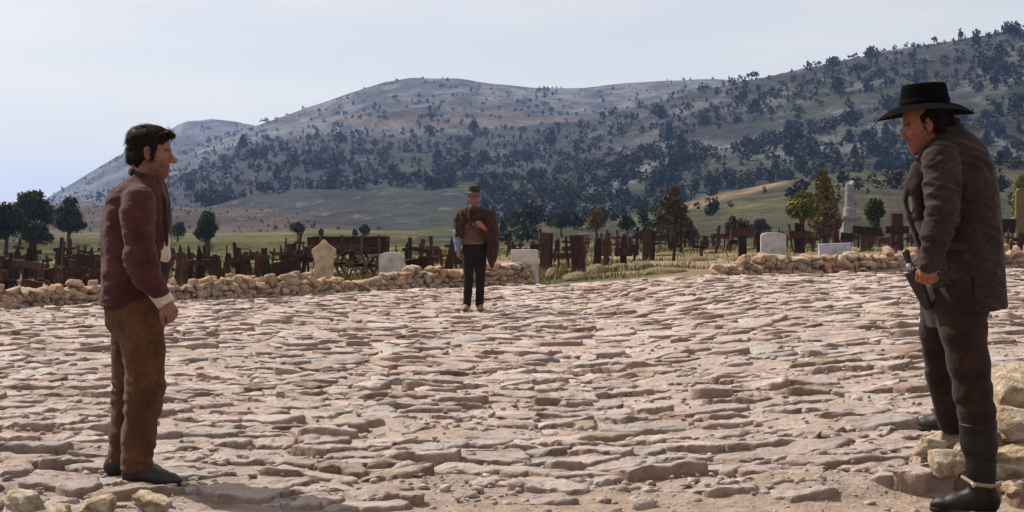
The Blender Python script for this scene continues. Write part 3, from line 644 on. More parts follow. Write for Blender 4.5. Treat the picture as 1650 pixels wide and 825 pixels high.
for kd, ms in kinds:
    r = thing(['grave_cross', 'grave_board', 'grave_board', 'grave_post'][kd], gy_lab[kd], ['cross', 'grave marker', 'grave marker', 'grave marker'][kd], (0, -500, 0), 0, ['small dark crosses', 'small upright boards', 'low name boards', 'thin posts'][kd] + ' of the graveyard')
    for q, me in enumerate(ms):
        link((['post', 'crossbar'], ['board'], ['post', 'post', 'board'], ['stake'])[kd][q], me, M_wood, r)
    protos.append((kd, r))
used = set(); cnt = 0
def plant(Y, px, sc_=1.0):
    global cnt
    x = (px-CX)*Y/F_PX; kd, r = protos[grng.choices(range(len(protos)), weights=[3, 3, 3, 3, 2, 2, 2, 1.6, 1.6, 1.2, 1.2])[0]]
    o = r if id(r) not in used else copy_tree(r); used.add(id(r))
    zone = 'left of the wagon' if px < 520 else 'between wagon and poncho' if px < 765 else 'between white slab and hooped cross' if px < 1200 else 'around the broken column' if px < 1500 else 'behind the coat tail'
    o['label'] = gy_lab[kd].replace('among the crowded graves', 'among the graves ' + zone); o['group'] = ['small dark crosses ', 'small upright boards ', 'low name boards ', 'thin posts '][kd] + zone
    o.location = (x, Y, gz(x, Y) - 0.02); s = sc_*grng.uniform(0.8, 1.2); o.scale = (s, s, s*grng.uniform(0.9, 1.15))
    o.rotation_euler = (grng.gauss(0, 0.07), grng.gauss(0, 0.10), grng.gauss(0.1, 0.3)); cnt += 1
for Y0, p0, p1, step in ((29, -40, 165, 30), (33, -40, 480, 28), (38, -30, 490, 24), (45, -30, 500, 22), (54, -20, 500, 22), (64, -20, 500, 24), (38, 650, 740, 20), (45, 640, 745, 17), (54, 630, 760, 15),
                          (45, 800, 1190, 66), (53, 790, 1480, 40), (63, 790, 1480, 25), (76, 820, 1480, 17), (92, 840, 1480, 14), (44, 1220, 1480, 50), (42, 1605, 1665, 24), (52, 1605, 1665, 18)):
    px = p0 + grng.uniform(0, step)
    while px < p1:
        Y = Y0 + grng.uniform(-1.6, 1.6)
        if far_edge((px-CX)*Y/F_PX, Y) + 1.4 < Y and not (495 < px < 640 and Y < 48) and not (Y < 50 and any(abs(px - h_) < 30 for h_ in (522, 631, 846, 1246, 1345, 1369))): plant(Y, px, 1.1 if px < 770 else 0.95)
        px += step*grng.uniform(0.6, 1.5)
print('markers', cnt)
# low rails round some graves
def rails(px0, px1, pb, h, label):
    x0, Y0, z0 = on_ground(px0, pb); x1 = (px1-CX)*Y0/F_PX; L = x1-x0
    t = thing('grave_rail', label, 'railing', (x0, Y0, z0)); hh = h*Y0/F_PX
    for k in range(4):
        mb = MB(); mb.box((L*k/3, 0, hh/2-0.1), (0.08, 0.07, hh+0.2), jit=0.01, rnd=grng); link('post', mb.mesh('post'), M_wood, t)
    for z in (0.55, 0.95):
        mb = MB(); mb.box((L/2, -0.05, hh*z), (L+0.15, 0.04, 0.07), rot=Matrix.Rotation(grng.uniform(-0.03, 0.03), 3, 'Y'), jit=0.01, rnd=grng); link('rail', mb.mesh('rail'), M_wood, t)
rails(95, 168, 440, 30, 'dark wooden rail fence behind the bareheaded man')
rails(440, 500, 428, 18, 'low dark rail fence left of the wagon')
rails(1085, 1160, 402, 22, 'low dark rail fence behind the bushy conifer')
# earth mounds
def mound(px, py, w, label, group='earth grave mounds', mat=None, hgt=0.24):
    x, Y, z = on_ground(px, py); s = w*Y/F_PX/2
    rng = np.random.default_rng(int(px)); bm = bmesh.new(); bmesh.ops.create_icosphere(bm, subdivisions=4, radius=1)
    V = np.array([v.co for v in bm.verts]); Fq = np.array([[v.index for v in f.verts] for f in bm.faces]); bm.free()
    n = 1 + 0.20*fbm(V[:, 0]*1.8+px, V[:, 1]*1.8, V[:, 2]*1.8, oct=4, seed=3) + 0.05*fbm(V[:, 0]*9+px, V[:, 1]*9, V[:, 2]*9, oct=2, seed=4)
    V = V*n[:, None]*np.array([s, 0.42, hgt + 0.06])
    o = link('grave_mound', mesh_np('grave_mound', V, Fq, True), mat or M_mound); o.location = (x, Y, z - 0.04); o.rotation_euler = (0, 0, rng.uniform(-0.2, 0.2))
    return tag(o, label, 'mound', group)
mound(931, 450, 52, hgt=.16, label='bare earth mound at the edge of the paving near the broad leaning board')
mound(1034, 433, 44, hgt=.2, label='rounded earth mound under the round topped board')
mound(962, 441, 40, 'low earth mound below the tapering cross')
mound(890, 448, 26, 'small pale mound beside the white slab')
for px, py, w in ((1080, 412, 60), (1125, 420, 70), (1070, 440, 80), (1110, 404, 40), (1000, 432, 36), (1150, 408, 40), (1195, 420, 60), (1170, 396, 40), (1210, 402, 50), (1420, 402, 60), (1460, 396, 40), (1630, 410, 60), (340, 440, 50), (100, 445, 40), (60, 433, 40), (400, 425, 40), (700, 420, 40), (1240, 398, 40), (1330, 396, 40)):
    mound(px, py, w, 'weathered earth grave mound among the wooden markers', 'grave mounds among the markers', hgt=0.13)
# gravestones of cut stone
def gravestone(px, pb, prof, mat, label, d=0.12, rz=0.0, lean=0.0, name='gravestone', Y=None):
    if Y is None: x, Y, z = on_ground(px, pb)
    else: x, _, z = W(px, pb, Y)
    k = Y/F_PX; prof = [(a, -60 if b < -10 else b) for a, b in prof] if z - gz(x, Y) > 0.1 else prof
    mb = MB(); mb.prism([(a*k, b*k) for a, b in prof], -d/2, d/2)
    me = bevel(mb.mesh('gravestone'), 0.008)
    o = link(name, me, mat); o.location = (x, Y, z); o.rotation_euler = (lean, 0, rz)
    return tag(o, label, 'gravestone')
og = [(-15, -14), (15, -14), (15, 38), (19, 41), (19.5, 48), (15, 51), (11, 54), (7, 57), (4, 61), (0, 64.5), (-4, 61), (-7, 57), (-11, 54), (-15, 51), (-19.5, 48), (-19, 41), (-15, 38)]
gravestone(522, 450, og, M_stoneY, 'tall sand coloured gravestone with a stepped pointed top beside the wagon', Y=30.0)
arc = lambda w, h, r: [(-w/2, -14), (w/2, -14), (w/2*1.0, h-r)] + [(w/2*math.cos(a), h-r+r*math.sin(a)) for a in (0.4, 0.8, 1.2, 1.57, 1.94, 2.34, 2.74)] + [(-w/2, h-r)]
gravestone(631, 440, arc(41, 34, 7), M_stoneW, 'small round shouldered gravestone standing in the stone wall', rz=0.05, Y=30.2)
gravestone(846, 450, [(-19, -14), (22, -14), (20, 48), (-23, 48)], M_stoneW, 'plain white square slab at the end of the stone wall', d=0.10, rz=-0.1, Y=31.8)
gravestone(1246, 416, arc(41, 42, 6), M_stoneW, 'pale gravestone with a curved top behind the pale stone wall', rz=0.05)
gravestone(1345, 418, [(-25, -14), (27, -14), (26, 27), (-26, 25)], M_stoneB, 'low wide bluish slab behind the pale stone wall', d=0.14)
gravestone(1648, 398, arc(24, 94, 6), M_mound, 'tall pinkish stone slab at the end of the graveyard', d=0.16)
# the broken column
x, Y, z = on_ground(1369, 392); k = Y/F_PX
col = thing('broken_column', 'white broken column on a square pedestal rising above the crosses', 'monument', (x, Y, z))
M_col = noise_mat('column_stone', [(0.3, (0.13, 0.112, 0.106)), (0.5, (0.20, 0.178, 0.172)), (0.7, (0.28, 0.258, 0.25))], scale=6, detail=8, rough=0.85, bump=0.4, bscale=25, bdist=0.01, spec=0.2)
mb = MB(); mb.box((0, 0, 3*k), (36*k, 36*k, 14*k), jit=0.004); link('base', bevel(mb.mesh('base'), 0.01), M_col, col)
mb = MB(); mb.box((0, 0, 24*k), (26*k, 26*k, 30*k), jit=0.003); link('pedestal', bevel(mb.mesh('pedestal'), 0.008), M_col, col)
mb = MB(); mb.box((0, 0, 41*k), (31*k, 31*k, 5*k), jit=0.003); link('cornice', bevel(mb.mesh('cornice'), 0.008), M_col, col)
mb = MB(); mb.tube([(0, 0, 43.4*k), (0, 0, 50*k), (0, 0, 56*k), (0, 0, 58*k)], [11.5*k, 10.5*k, 9.6*k, 8.6*k], 20); link('column_base', mb.mesh('column_base', False), M_col, col)
mb = MB(); n = 20; prof = [(8.4, 57), (7.9, 72), (7.3, 88), (6.9, 98)]
vs = []; cr = random.Random(3)
for i, (r_, zz) in enumerate(prof):
    for q in range(n): a = 2*math.pi*q/n; vs.append((r_*k*math.cos(a), r_*k*math.sin(a), (zz + (0 if i < 3 else 3.5*math.sin(a*1.0+0.6) + cr.uniform(-1.6, 1.6)))*k))
vs += [(0, 0, 96*k)]
fs = [(i*n+q, i*n+(q+1) % n, (i+1)*n+(q+1) % n, (i+1)*n+q) for i in range(3) for q in range(n)] + [(3*n+q, 3*n+(q+1) % n, 4*n) for q in range(n)]
mb.add(vs, fs); me = mb.mesh('shaft', False); link('shaft', me, M_col, col)
# ------------------------------------------------------------------ the wagon
Y = 36.5; x = (566-CX)*Y/F_PX; z = gz(x, Y); k = Y/F_PX
wg = thing('farm_wagon', 'old dark farm wagon with spoked wheels behind the pointed gravestone', 'wagon', (x, Y, z))
r_w = 24.5*k
def wheel(cx, cy, r):
    hub = MB(); hub.tube([(cx, cy-0.09, r), (cx, cy-0.05, r), (cx, cy+0.09, r)], [0.05, 0.075, 0.06], 12); w = link('wheel', hub.mesh('wheel'), M_woodg, wg)
    rim = MB(); n = 28; vs = []
    for q in range(n):
        a = 2*math.pi*q/n
        for rr, yy in ((r, -0.03), (r, 0.03), (r-0.06, 0.03), (r-0.06, -0.03)): vs.append((cx+rr*math.cos(a), cy+yy, r+rr*math.sin(a)))
    rim.add(vs, [(q*4+j, q*4+(j+1) % 4, ((q+1) % n)*4+(j+1) % 4, ((q+1) % n)*4+j) for q in range(n) for j in range(4)]); link('rim', rim.mesh('rim'), M_woodg, w)
    for q in range(12):
        a = 2*math.pi*q/12+0.1; sp = MB(); sp.tube([(cx+0.05*math.cos(a), cy, r+0.05*math.sin(a)), (cx+(r-0.05)*math.cos(a), cy, r+(r-0.05)*math.sin(a))], [0.022, 0.017], 6); link('spoke', sp.mesh('spoke'), M_woodg, w)
wheel(2*k, -0.5, r_w); wheel(62*k*0.75, -0.5, r_w*0.85); wheel(2*k, 0.62, r_w); wheel(62*k*0.75, 0.62, r_w*0.85)
for q in range(4):
    mb = MB(); h = 6.4*k; mb.box((-4*k, -0.42, (46+q*6.5)*k), (126*k, 0.04, h), rot=Matrix.Rotation(-0.012*(q % 2), 3, 'Y'), jit=0.006, rnd=grng); link('side_board', mb.mesh('side_board'), M_wood, wg)
    mb = MB(); mb.box((-4*k, 0.5, (46+q*6.5)*k), (126*k, 0.04, h), jit=0.006, rnd=grng); link('side_board', mb.mesh('side_board'), M_wood, wg)
for sx in (-64, 56):
    for q in range(2): mb = MB(); mb.box((sx*k, 0.04, (48+q*11)*k), (0.05, 0.9, 10.5*k), jit=0.006, rnd=grng); link('end_board', mb.mesh('end_board'), M_wood, wg)
for sx in (-45, -12, 20, 48): mb = MB(); mb.box((sx*k, -0.46, 54*k), (0.06, 0.05, 34*k), jit=0.006, rnd=grng); link('stake', mb.mesh('stake'), M_woodg, wg)
mb = MB(); mb.box((-4*k, 0.04, 42*k), (124*k, 0.9, 0.05), jit=0.004); link('floor', mb.mesh('floor'), M_wood, wg)
mb = MB(); mb.box((46*k, -0.45, 57*k), (34*k, 0.03, 9*k), jit=0.006, rnd=grng); link('seat_board', mb.mesh('seat_board'), M_wood, wg)
for sx, r in ((2, r_w), (46, r_w*0.85)): mb = MB(); mb.box((sx*k, 0.06, r), (0.09, 1.15, 0.09)); link('axle', mb.mesh('axle'), M_wood, wg); mb = MB(); mb.box((sx*k, 0.06, (r+42*k)/2+0.02), (0.12, 0.8, 42*k-r), jit=0.004); link('bolster', mb.mesh('bolster'), M_wood, wg)
mb = MB(); mb.tube([(-62*k, 0.06, r_w), (60*k, 0.06, r_w*0.9)], 0.045, 8); link('reach_pole', mb.mesh('reach_pole'), M_wood, wg)
# ------------------------------------------------------------------ trees, shrubs, grass
def leaf_mat(name, a, b, c):
    m, ns, ls, bs = mat_new(name)
    at = node(ns, 'ShaderNodeAttribute', attribute_name='Col'); oi = ns.new('ShaderNodeObjectInfo')
    r = ramp(ns, [(0.0, a), (0.5, b), (1.0, c)]); ls.new(at.outputs['Fac'], r.inputs[0])
    r2 = ramp(ns, [(0, (0.72, 0.76, 0.8)), (0.5, (1, 1, 1)), (1, (1.3, 1.18, 1.0))]); ls.new(oi.outputs['Random'], r2.inputs[0])
    mx = node(ns, 'ShaderNodeMixRGB', blend_type='MULTIPLY'); mx.inputs[0].default_value = 1; ls.new(r.outputs[0], mx.inputs[1]); ls.new(r2.outputs[0], mx.inputs[2])
    ls.new(mx.outputs[0], bs.inputs['Base Color']); bs.inputs['Roughness'].default_value = 0.8; bs.inputs['Specular IOR Level'].default_value = 0.15
    return m
M_jun = leaf_mat('juniper_leaves', (0.018, 0.022, 0.010), (0.04, 0.045, 0.02), (0.075, 0.075, 0.035))
M_gold = leaf_mat('golden_leaves', (0.05, 0.032, 0.012), (0.14, 0.088, 0.028), (0.25, 0.15, 0.05))
M_lime = leaf_mat('yellow_green_leaves', (0.05, 0.055, 0.012), (0.12, 0.125, 0.026), (0.20, 0.20, 0.05))
M_far = leaf_mat('hill_tree_leaves', (0.013, 0.014, 0.008), (0.030, 0.032, 0.016), (0.055, 0.055, 0.028))
M_bark = noise_mat('bark', [(0.3, (0.035, 0.024, 0.018)), (0.6, (0.09, 0.065, 0.05)), (0.8, (0.14, 0.11, 0.085))], scale=5, rough=0.95, bump=0.7, bscale=14, bdist=0.03, stretch=(3, 3, 0.6), objrand=1, spec=0.1)
def leaf_cloud(rng, blobs, n, size, elong=1.6):
    """n small leaf sprays spread through the outer part of overlapping ellipsoid clumps"""
    B = np.array([b[:3] for b in blobs]); Rr = np.array([b[3:6] for b in blobs]); w = (Rr[:, 0]*Rr[:, 1] + Rr[:, 0]*Rr[:, 2]); w = w/w.sum()
    ix = rng.choice(len(B), n, p=w); d = rng.normal(0, 1, (n, 3)); d /= np.linalg.norm(d, axis=1)[:, None]
    rad = rng.random(n)**0.33*(1 + 0.10*rng.normal(size=n)); rad = np.where(rng.random(n) < 0.12, rad*1.12, rad) if n > 400 else np.minimum(rad, 1.0)
    p = B[ix] + d*Rr[ix]*rad[:, None]
    t = rng.normal(0, 1, (n, 3)) + d*0.9 + np.array([0, 0, 0.5]); t /= np.linalg.norm(t, axis=1)[:, None]
    s = np.cross(t, rng.normal(0, 1, (n, 3))); s /= np.linalg.norm(s, axis=1)[:, None]
    L = size*rng.uniform(0.6, 1.4, (n, 1)); Wd = L/elong
    V = np.stack([p - t*L*0.5, p + s*Wd*0.5, p + t*L*0.5, p - s*Wd*0.5], 1).reshape(-1, 3)
    Fq = np.arange(n*4).reshape(n, 4); c = np.repeat(np.clip(rng.normal(0.5, 0.25, n), 0, 1), 4)
    return V, Fq, np.c_[c, c, c]
def tree(px, pb, wpx, top, label, mat, shape, seed, group=None, n=5200, trunk_h=0.2, Y=None, name='tree', cat='tree', stems=1):
    """top: pixel row of the crown's top; shape lists clumps in units of crown half-width (x, y) and tree height (z)"""
    rng = np.random.default_rng(seed); rg = random.Random(seed)
    if Y is None: x, Y, z = on_ground(px, pb)
    else: x = (px-CX)*Y/F_PX; z = gz(x, Y)
    k = Y/F_PX; H = (CH - (top-HY)*k) - z; w = wpx*k/2
    t = thing(name, label, cat, (x, Y, z), 0, group)
    blobs = []
    for bx, by, bz, rx, rz in shape:
        blobs.append((bx*w, by*w, bz*H, rx*w, rx*w, rz*H))
    extra = []
    for b in blobs:
        for _ in range(7):
            d = rng.normal(0, 1, 3); d /= np.linalg.norm(d); d[2] = abs(d[2])*0.8 - 0.25; q = 0.32*rng.uniform(0.7, 1.3)
            extra.append((b[0]+d[0]*b[3]*0.78, b[1]+d[1]*b[4]*0.78, b[2]+d[2]*b[5]*0.80, b[3]*q, b[4]*q, b[5]*q*1.1))
    V, Fq, c = leaf_cloud(rng, [tuple(b[:3]) + tuple(0.82*v for v in b[3:]) for b in blobs] + extra, n, 0.055*max(w, H*0.5)+0.07)
    link('crown', mesh_np('crown', V, Fq, False, c), mat, t)
    mb = MB(); tr = max(0.035*H, 0.05); zt = (min(b[2] for b in blobs))
    for s_ in range(stems):
        ox = (s_ - (stems-1)/2)*0.13*w + 0.0
        mb.tube([(ox*1.6, 0, -0.15), (ox + rg.uniform(-.03, .03)*H, 0, zt*0.5), (ox*1.2 + rg.uniform(-.04, .04)*H, rg.uniform(-.03, .03)*H, zt), (ox, 0, zt + 0.25*H)], [tr*1.3, tr, tr*0.75, tr*0.3], 8)
    for b in blobs:
        mb.tube([(rg.uniform(-.02, .02)*H, 0, max(zt*0.6, trunk_h*H*0.7)), (b[0]*0.5, b[1]*0.5, (zt*0.6+b[2])/2), (b[0], b[1], b[2])], [tr*0.55, tr*0.4, tr*0.15], 6)
    link('trunk', mb.mesh('trunk', True), M_bark, t)
    return t
UMB = [(-.35, 0, .62, .62, .2), (.35, .1, .66, .6, .2), (0, 0, .82, .62, .17), (-.1, -.3, .7, .6, .2), (.0, .3, .68, .6, .2), (.62, 0, .5, .3, .14), (-.65, .1, .48, .3, .14)]
RND = [(0, 0, .62, .85, .33), (-.3, .1, .5, .62, .24), (.35, -.1, .52, .6, .24), (0, 0, .8, .55, .18)]
CON = [(0, 0, .25, .95, .2), (0, .1, .42, .85, .2), (.1, 0, .6, .66, .18), (-.12, 0, .72, .48, .16), (0, 0, .88, .3, .13), (-.35, 0, .5, .4, .16), (.4, 0, .36, .5, .16)]
tg = 'dark junipers on the meadow'
tree(52, 408, 82, 303, 'large dark umbrella shaped juniper on the meadow', M_jun, UMB, 1, tg, n=8000)
tree(8, 400, 86, 321, 'wide dark juniper half cut by the edge next to the umbrella juniper', M_jun, RND, 2, tg, n=6000, Y=88)
tree(112, 404, 60, 315, 'dark juniper with a straight bare trunk right of the umbrella juniper', M_jun, [(0, 0, .56, .95, .22), (-.3, .1, .48, .6, .16), (.35, -.1, .46, .6, .16), (0, 0, .72, .7, .18), (.05, 0, .88, .4, .13)], 3, tg, n=6500)
tree(58, 414, 58, 353, 'low spreading juniper in front of the umbrella juniper', M_jun, [(0, 0, .62, .8, .3), (-.4, .1, .55, .5, .25), (.45, -.1, .52, .5, .25), (0, 0, .75, .6, .22)], 4, tg, n=5000)
tree(333, 401, 46, 337, 'round topped juniper on two thin trunks before the bareheaded man', M_jun, [(0, 0, .6, .85, .26), (.1, 0, .8, .62, .2), (-.2, 0, .5, .75, .2)], 5, tg, n=5000, stems=2)
tree(286, 384, 32, 354, 'small round dark juniper bush near the chest of the bareheaded man', M_jun, [(0, 0, .5, .95, .45), (.2, 0, .65, .6, .33)], 6, tg, n=2800)
tree(480, 387, 32, 356, 'small brownish umbrella tree on the meadow left of the wagon', M_jun, [(0, 0, .68, .95, .3), (0.2, 0, .55, .6, .25)], 7, tg, n=2800)
tree(588, 384, 21, 359, 'little dark round tree rising behind the wagon', M_jun, [(0, 0, .6, .95, .4)], 8, tg, n=1800, Y=130)
tree(572, 385, 12, 368, 'tiny dark bush left of the little round tree behind the wagon', M_jun, [(0, 0, .55, .95, .45)], 9, tg, n=1000, Y=140)
tree(518, 384, 11, 366, 'tiny dark bush on the brown rise above the pointed gravestone', M_jun, [(0, 0, .55, .95, .45)], 10, tg, n=1000, Y=145)
tree(1085, 402, 76, 296, 'bushy golden green conifer among the graves', M_gold, CON, 11, n=9000)
tree(1330, 388, 58, 272, 'tall reddish gold conifer behind the yellow-green tree', M_gold, [(0, 0, .3, .9, .22), (.05, .1, .5, .78, .2), (0, 0, .68, .6, .18), (-.15, 0, .8, .45, .15), (-.2, 0, .92, .28, .1)], 12, n=8000, Y=76)
tree(1293, 392, 56, 307, 'yellow-green round tree left of the tall reddish conifer', M_lime, [(0, 0, .72, .95, .22), (-.35, .1, .66, .6, .18), (.35, -.1, .66, .55, .18), (.1, 0, .88, .55, .13)], 13, n=6500, Y=62)
tree(1408, 392, 36, 316, 'dark ball shaped tree on a thin trunk beside the broken column', M_jun, [(0, 0, .72, .95, .26), (.1, 0, .82, .7, .18)], 14, n=4000, Y=66)
tree(960, 384, 32, 334, 'small olive tree behind the tapering cross', M_gold, [(0, 0, .65, .9, .28), (.1, 0, .82, .6, .18)], 15, n=3500, Y=100)
tree(1645, 372, 34, 274, 'dark green tree at the end of the graveyard behind the coat tail', M_lime, RND, 16, n=3500, Y=85)
tree(1180, 383, 26, 345, 'low dark green tree beyond the small posts near the hooped cross', M_jun, RND, 17, n=2600, Y=105)
tree(905, 381, 42, 338, 'dark spreading juniper beyond the doubled plank marker', M_jun, RND, 18, n=3600, Y=140)
tree(1010, 382, 34, 342, 'dark juniper left of the golden conifer', M_jun, RND, 19, n=3200, Y=130)
tree(830, 384, 30, 352, 'dark juniper just right of the man in the poncho', M_jun, RND, 20, n=2600, Y=150)
tree(1225, 383, 36, 350, 'dark low juniper behind the pale curved gravestone', M_jun, RND, 21, n=2800, Y=120)
# ------------------------------------------------------------------ trees of the hillside
FT = []
frng = np.random.default_rng(31)
def far_tree_mesh(kind, seed, n=150):
    rng = np.random.default_rng(seed)
    if kind == 0: bl = [(0, 0, .45, .36, .36, .40), (.1, 0, .7, .25, .25, .28), (-.12, .05, .35, .3, .3, .3)]
    elif kind == 1: bl = [(0, 0, .3, .30, .30, .28), (0, 0, .55, .23, .23, .26), (0, 0, .8, .13, .13, .2)]
    else: bl = [(0, 0, .4, .55, .5, .36), (.2, .1, .48, .38, .36, .33), (-.22, 0, .4, .36, .36, .3)]
    V, Fq, c = leaf_cloud(rng, bl, n, 0.17 if n > 100 else 0.29, 1.3)
    if n > 100:      # branches that tie the clumps together
        for b in bl:
            q = np.array([(0, 0, .1), (.04, 0, .1), (b[0]+.02, b[1], b[2]), (b[0], b[1]+.02, b[2])]); Fq = np.concatenate([Fq, [[len(V), len(V)+1, len(V)+2, len(V)+3]]]); V = np.concatenate([V, q]); c = np.concatenate([c, np.zeros((4, 3))])
    tv = np.array([(-.03, -.03, -.15), (.03, -.03, -.15), (.03, .03, -.15), (-.03, .03, -.15), (-.02, -.02, .4), (.02, -.02, .4), (.02, .02, .4), (-.02, .02, .4)])
    tf = np.array([(0, 1, 5, 4), (1, 2, 6, 5), (2, 3, 7, 6), (3, 0, 4, 7)]) + len(V)
    return np.concatenate([V, tv]), np.concatenate([Fq, tf]), np.concatenate([c, np.full((8, 3), 0.0)])
for q in range(9):
    FT.append(far_tree_mesh(q % 3, 500+q, 230))
def visible(x, y, z):
    ok = np.ones(len(x), bool)
    for f in np.linspace(0.15, 0.985, 36):
        ok &= (land(x*f, y*f) - CH)/f < (z - CH) + 0.4
    return ok
NC = 44000
cy = np.exp(frng.uniform(math.log(115), math.log(1650), NC)); cpx = frng.uniform(-60, 1710, NC); cx = (cpx-CX)*cy/F_PX
cz, cw, ct = land(cx, cy, True); cpy = HY - (cz-CH)/cy*F_PX
clump = fbm(cx/45, cy/60, oct=3, seed=90)
dens = np.full(NC, 0.04)
sp_, mt_, fh_, br_ = cw == 3, cw <= 2, cw == 4, cw == 5
dens = np.where(mt_, 0.10 + 0.12*sstep(150, 230, cpy), dens)
dens = np.where(sp_, 0.36 + 0.16*np.exp(-((cpx-820)/300)**2)*sstep(225, 290, cpy) + 0.22*sstep(1050, 1250, cpx), dens)
dens = np.where(fh_, 0.18 + 0.18*sstep(0, 0.4, clump), dens)
infield = fh_ & (cpx > 1095) & (cpx < 1280) & (cpy > 288) & (cpy < 340)
dens = np.where(infield, 0.01, dens)
dens = np.where((~br_) & (cy < 470) & (cpx < 760), 0.0, dens); dens = np.where(br_, 0.16, dens); dens = np.where(cw == 0, 0.0, dens)
dens = dens*np.where(sp_ | fh_, sstep(-0.7, 0.2, clump), 1.0)
acc = frng.random(NC) < dens*np.clip(cy/500, 0.25, 1.0)
vis = np.zeros(NC, bool); ii = np.nonzero(acc)[0]; vis[ii] = visible(cx[ii], cy[ii], cz[ii])
ii = np.nonzero(vis)[0]
hgt = frng.lognormal(math.log(3.3), 0.36, NC); hgt = np.where(cw == 5, hgt*0.24, hgt); hgt = np.where(cw == 4, hgt*0.45, hgt); hgt = np.where(mt_, hgt*0.95, hgt); hgt = np.where(sp_ & (cpx > 1050), hgt*0.92, hgt); hgt = np.where(sp_ & (cpx <= 1050), hgt*0.9, hgt); hgt = np.clip(hgt, 0.5, 9)
app = hgt/cy; ii = ii[np.argsort(-app[ii])]
print('hill trees', len(ii))
FTM = [mesh_np('juniper', *[a if n_ != 2 else a for n_, a in enumerate((v, f))], False, c) for v, f, c in FT]
for me in FTM: me.materials.append(M_far)
lab3 = ('dark oval juniper on the stony hillside', 'narrow pointed dark juniper on the stony hillside', 'wide bushy dark juniper on the stony hillside')
for j in ii[:300]:
    q = int(frng.integers(9)); o = link('juniper_tree', FTM[q]); s = float(hgt[j]); wd = s*float(frng.uniform(0.85, 1.25))
    o.location = (float(cx[j]), float(cy[j]), float(cz[j]) - 0.06*s); o.scale = (wd, wd, s); o.rotation_euler = (0, 0, float(frng.uniform(0, 6.28)))
    zone = {1: 'on the small far knoll', 2: 'on the bare mountain behind the wooded slope', 3: 'high on the stony slope that climbs behind the black hat' if cpx[j] > 1120 else 'on the wooded slope behind the poncho', 4: 'on the low foothill around the tan field', 5: 'on the brown rise behind the meadow'}[int(cw[j])]
    tag(o, ('oval dark juniper ', 'narrow pointed dark juniper ', 'wide bushy dark juniper ')[q % 3] + zone, 'tree', ('oval', 'pointed', 'bushy')[q % 3] + ' junipers ' + zone)
FT2 = [far_tree_mesh(q % 3, 700+q, 23) for q in range(9)]
vv, ff, c2, off = [], [], [], 0
for j in ii[300:]:
    V, Fq, c = FT2[int(frng.integers(9))]; a = frng.uniform(0, 6.28); s = hgt[j]; wd = s*frng.uniform(0.85, 1.25)
    P = np.c_[(V[:, 0]*math.cos(a)-V[:, 1]*math.sin(a))*wd, (V[:, 0]*math.sin(a)+V[:, 1]*math.cos(a))*wd, V[:, 2]*s] + (cx[j], cy[j], cz[j]-0.06*s)
    vv.append(P); ff.append(Fq+off); off += len(P); c2.append(c)
tag(link('hillside_wood', mesh_np('hillside_wood', np.concatenate(vv), np.concatenate(ff), False, np.concatenate(c2)), M_far), 'scattered small dark junipers far up the hills', 'trees', kind='stuff')
# ------------------------------------------------------------------ grass and weeds
def grass(n, ymin, ymax, label, mat, hmin, hmax, dens, seed, wid=0.012):
    rng = np.random.default_rng(seed)
    Y = np.exp(rng.uniform(math.log(ymin), math.log(ymax), n*3)); px = rng.uniform(-60, 1710, n*3); x = (px-CX)*Y/F_PX
    ok = dens(x, Y, px) > rng.random(n*3); x, Y = x[ok][:n], Y[ok][:n]; m = len(x); z = land(x, Y)
    h = rng.uniform(hmin, hmax, m); a = rng.uniform(0, 6.28, m); l = rng.uniform(0.1, 0.6, m)*h; ww = wid*(0.5 + Y/40)
    tip = np.c_[x + np.cos(a)*l, Y + np.sin(a)*l, z + h]
    b = rng.uniform(0, 6.28, m)
    V = np.stack([np.c_[x - np.cos(b)*ww, Y - np.sin(b)*ww, z - 0.02], np.c_[x + np.cos(b)*ww, Y + np.sin(b)*ww, z - 0.02], tip], 1).reshape(-1, 3)
    c = np.repeat(np.clip(rng.normal(0.5, 0.28, m), 0, 1), 3)
    return tag(link('grass', mesh_np('grass', V, np.arange(m*3).reshape(m, 3), False, np.c_[c, c, c]), mat), label, 'grass', kind='stuff')
M_grass = leaf_mat('grass_blades', (0.045, 0.045, 0.014), (0.095, 0.098, 0.027), (0.22, 0.175, 0.075))
M_straw = leaf_mat('dry_grass', (0.16, 0.11, 0.05), (0.30, 0.22, 0.11), (0.42, 0.33, 0.18))
def gd(x, Y, px):
    return ((Y > far_edge(x, Y) + 0.7)*sstep(-0.2, 0.25, fbm(x/2.2, Y/2.2, oct=4, seed=60) + 0.25*fbm(x/9, Y/9, oct=4, seed=61) - 0.6*sstep(1.2, 5, x)*(1 - sstep(40, 60, Y))))
grass(42000, 22, 95, 'thin green grass between the graves and over the meadow', M_grass, 0.05, 0.2, gd, 3)
def gd2(x, Y, px): return (Y > far_edge(x, Y) + 0.3)*0.3*sstep(0.0, 0.4, fbm(x/1.3, Y/1.3, oct=3, seed=66))
grass(12000, 22, 70, 'dry straw coloured weeds among the graves', M_straw, 0.08, 0.3, gd2, 4)
def gd3(x, Y, px): return 1.0*(np.hypot((x-1.95)*1.0, (Y-6.15)*1.3) < 0.42)*(np.abs(fbm(x*3, Y*3, oct=2, seed=2)) > 0.05)
grass(700, 5.7, 6.7, 'dry grass growing at the foot of the rocks by the tall boots', M_straw, 0.03, 0.09, lambda x, Y, px: 1.0*(px > 1430)*(px < 1640)*(Y > 5.85)*(fbm(x*3, Y*3, oct=2, seed=2) > 0.0), 5, wid=0.004)
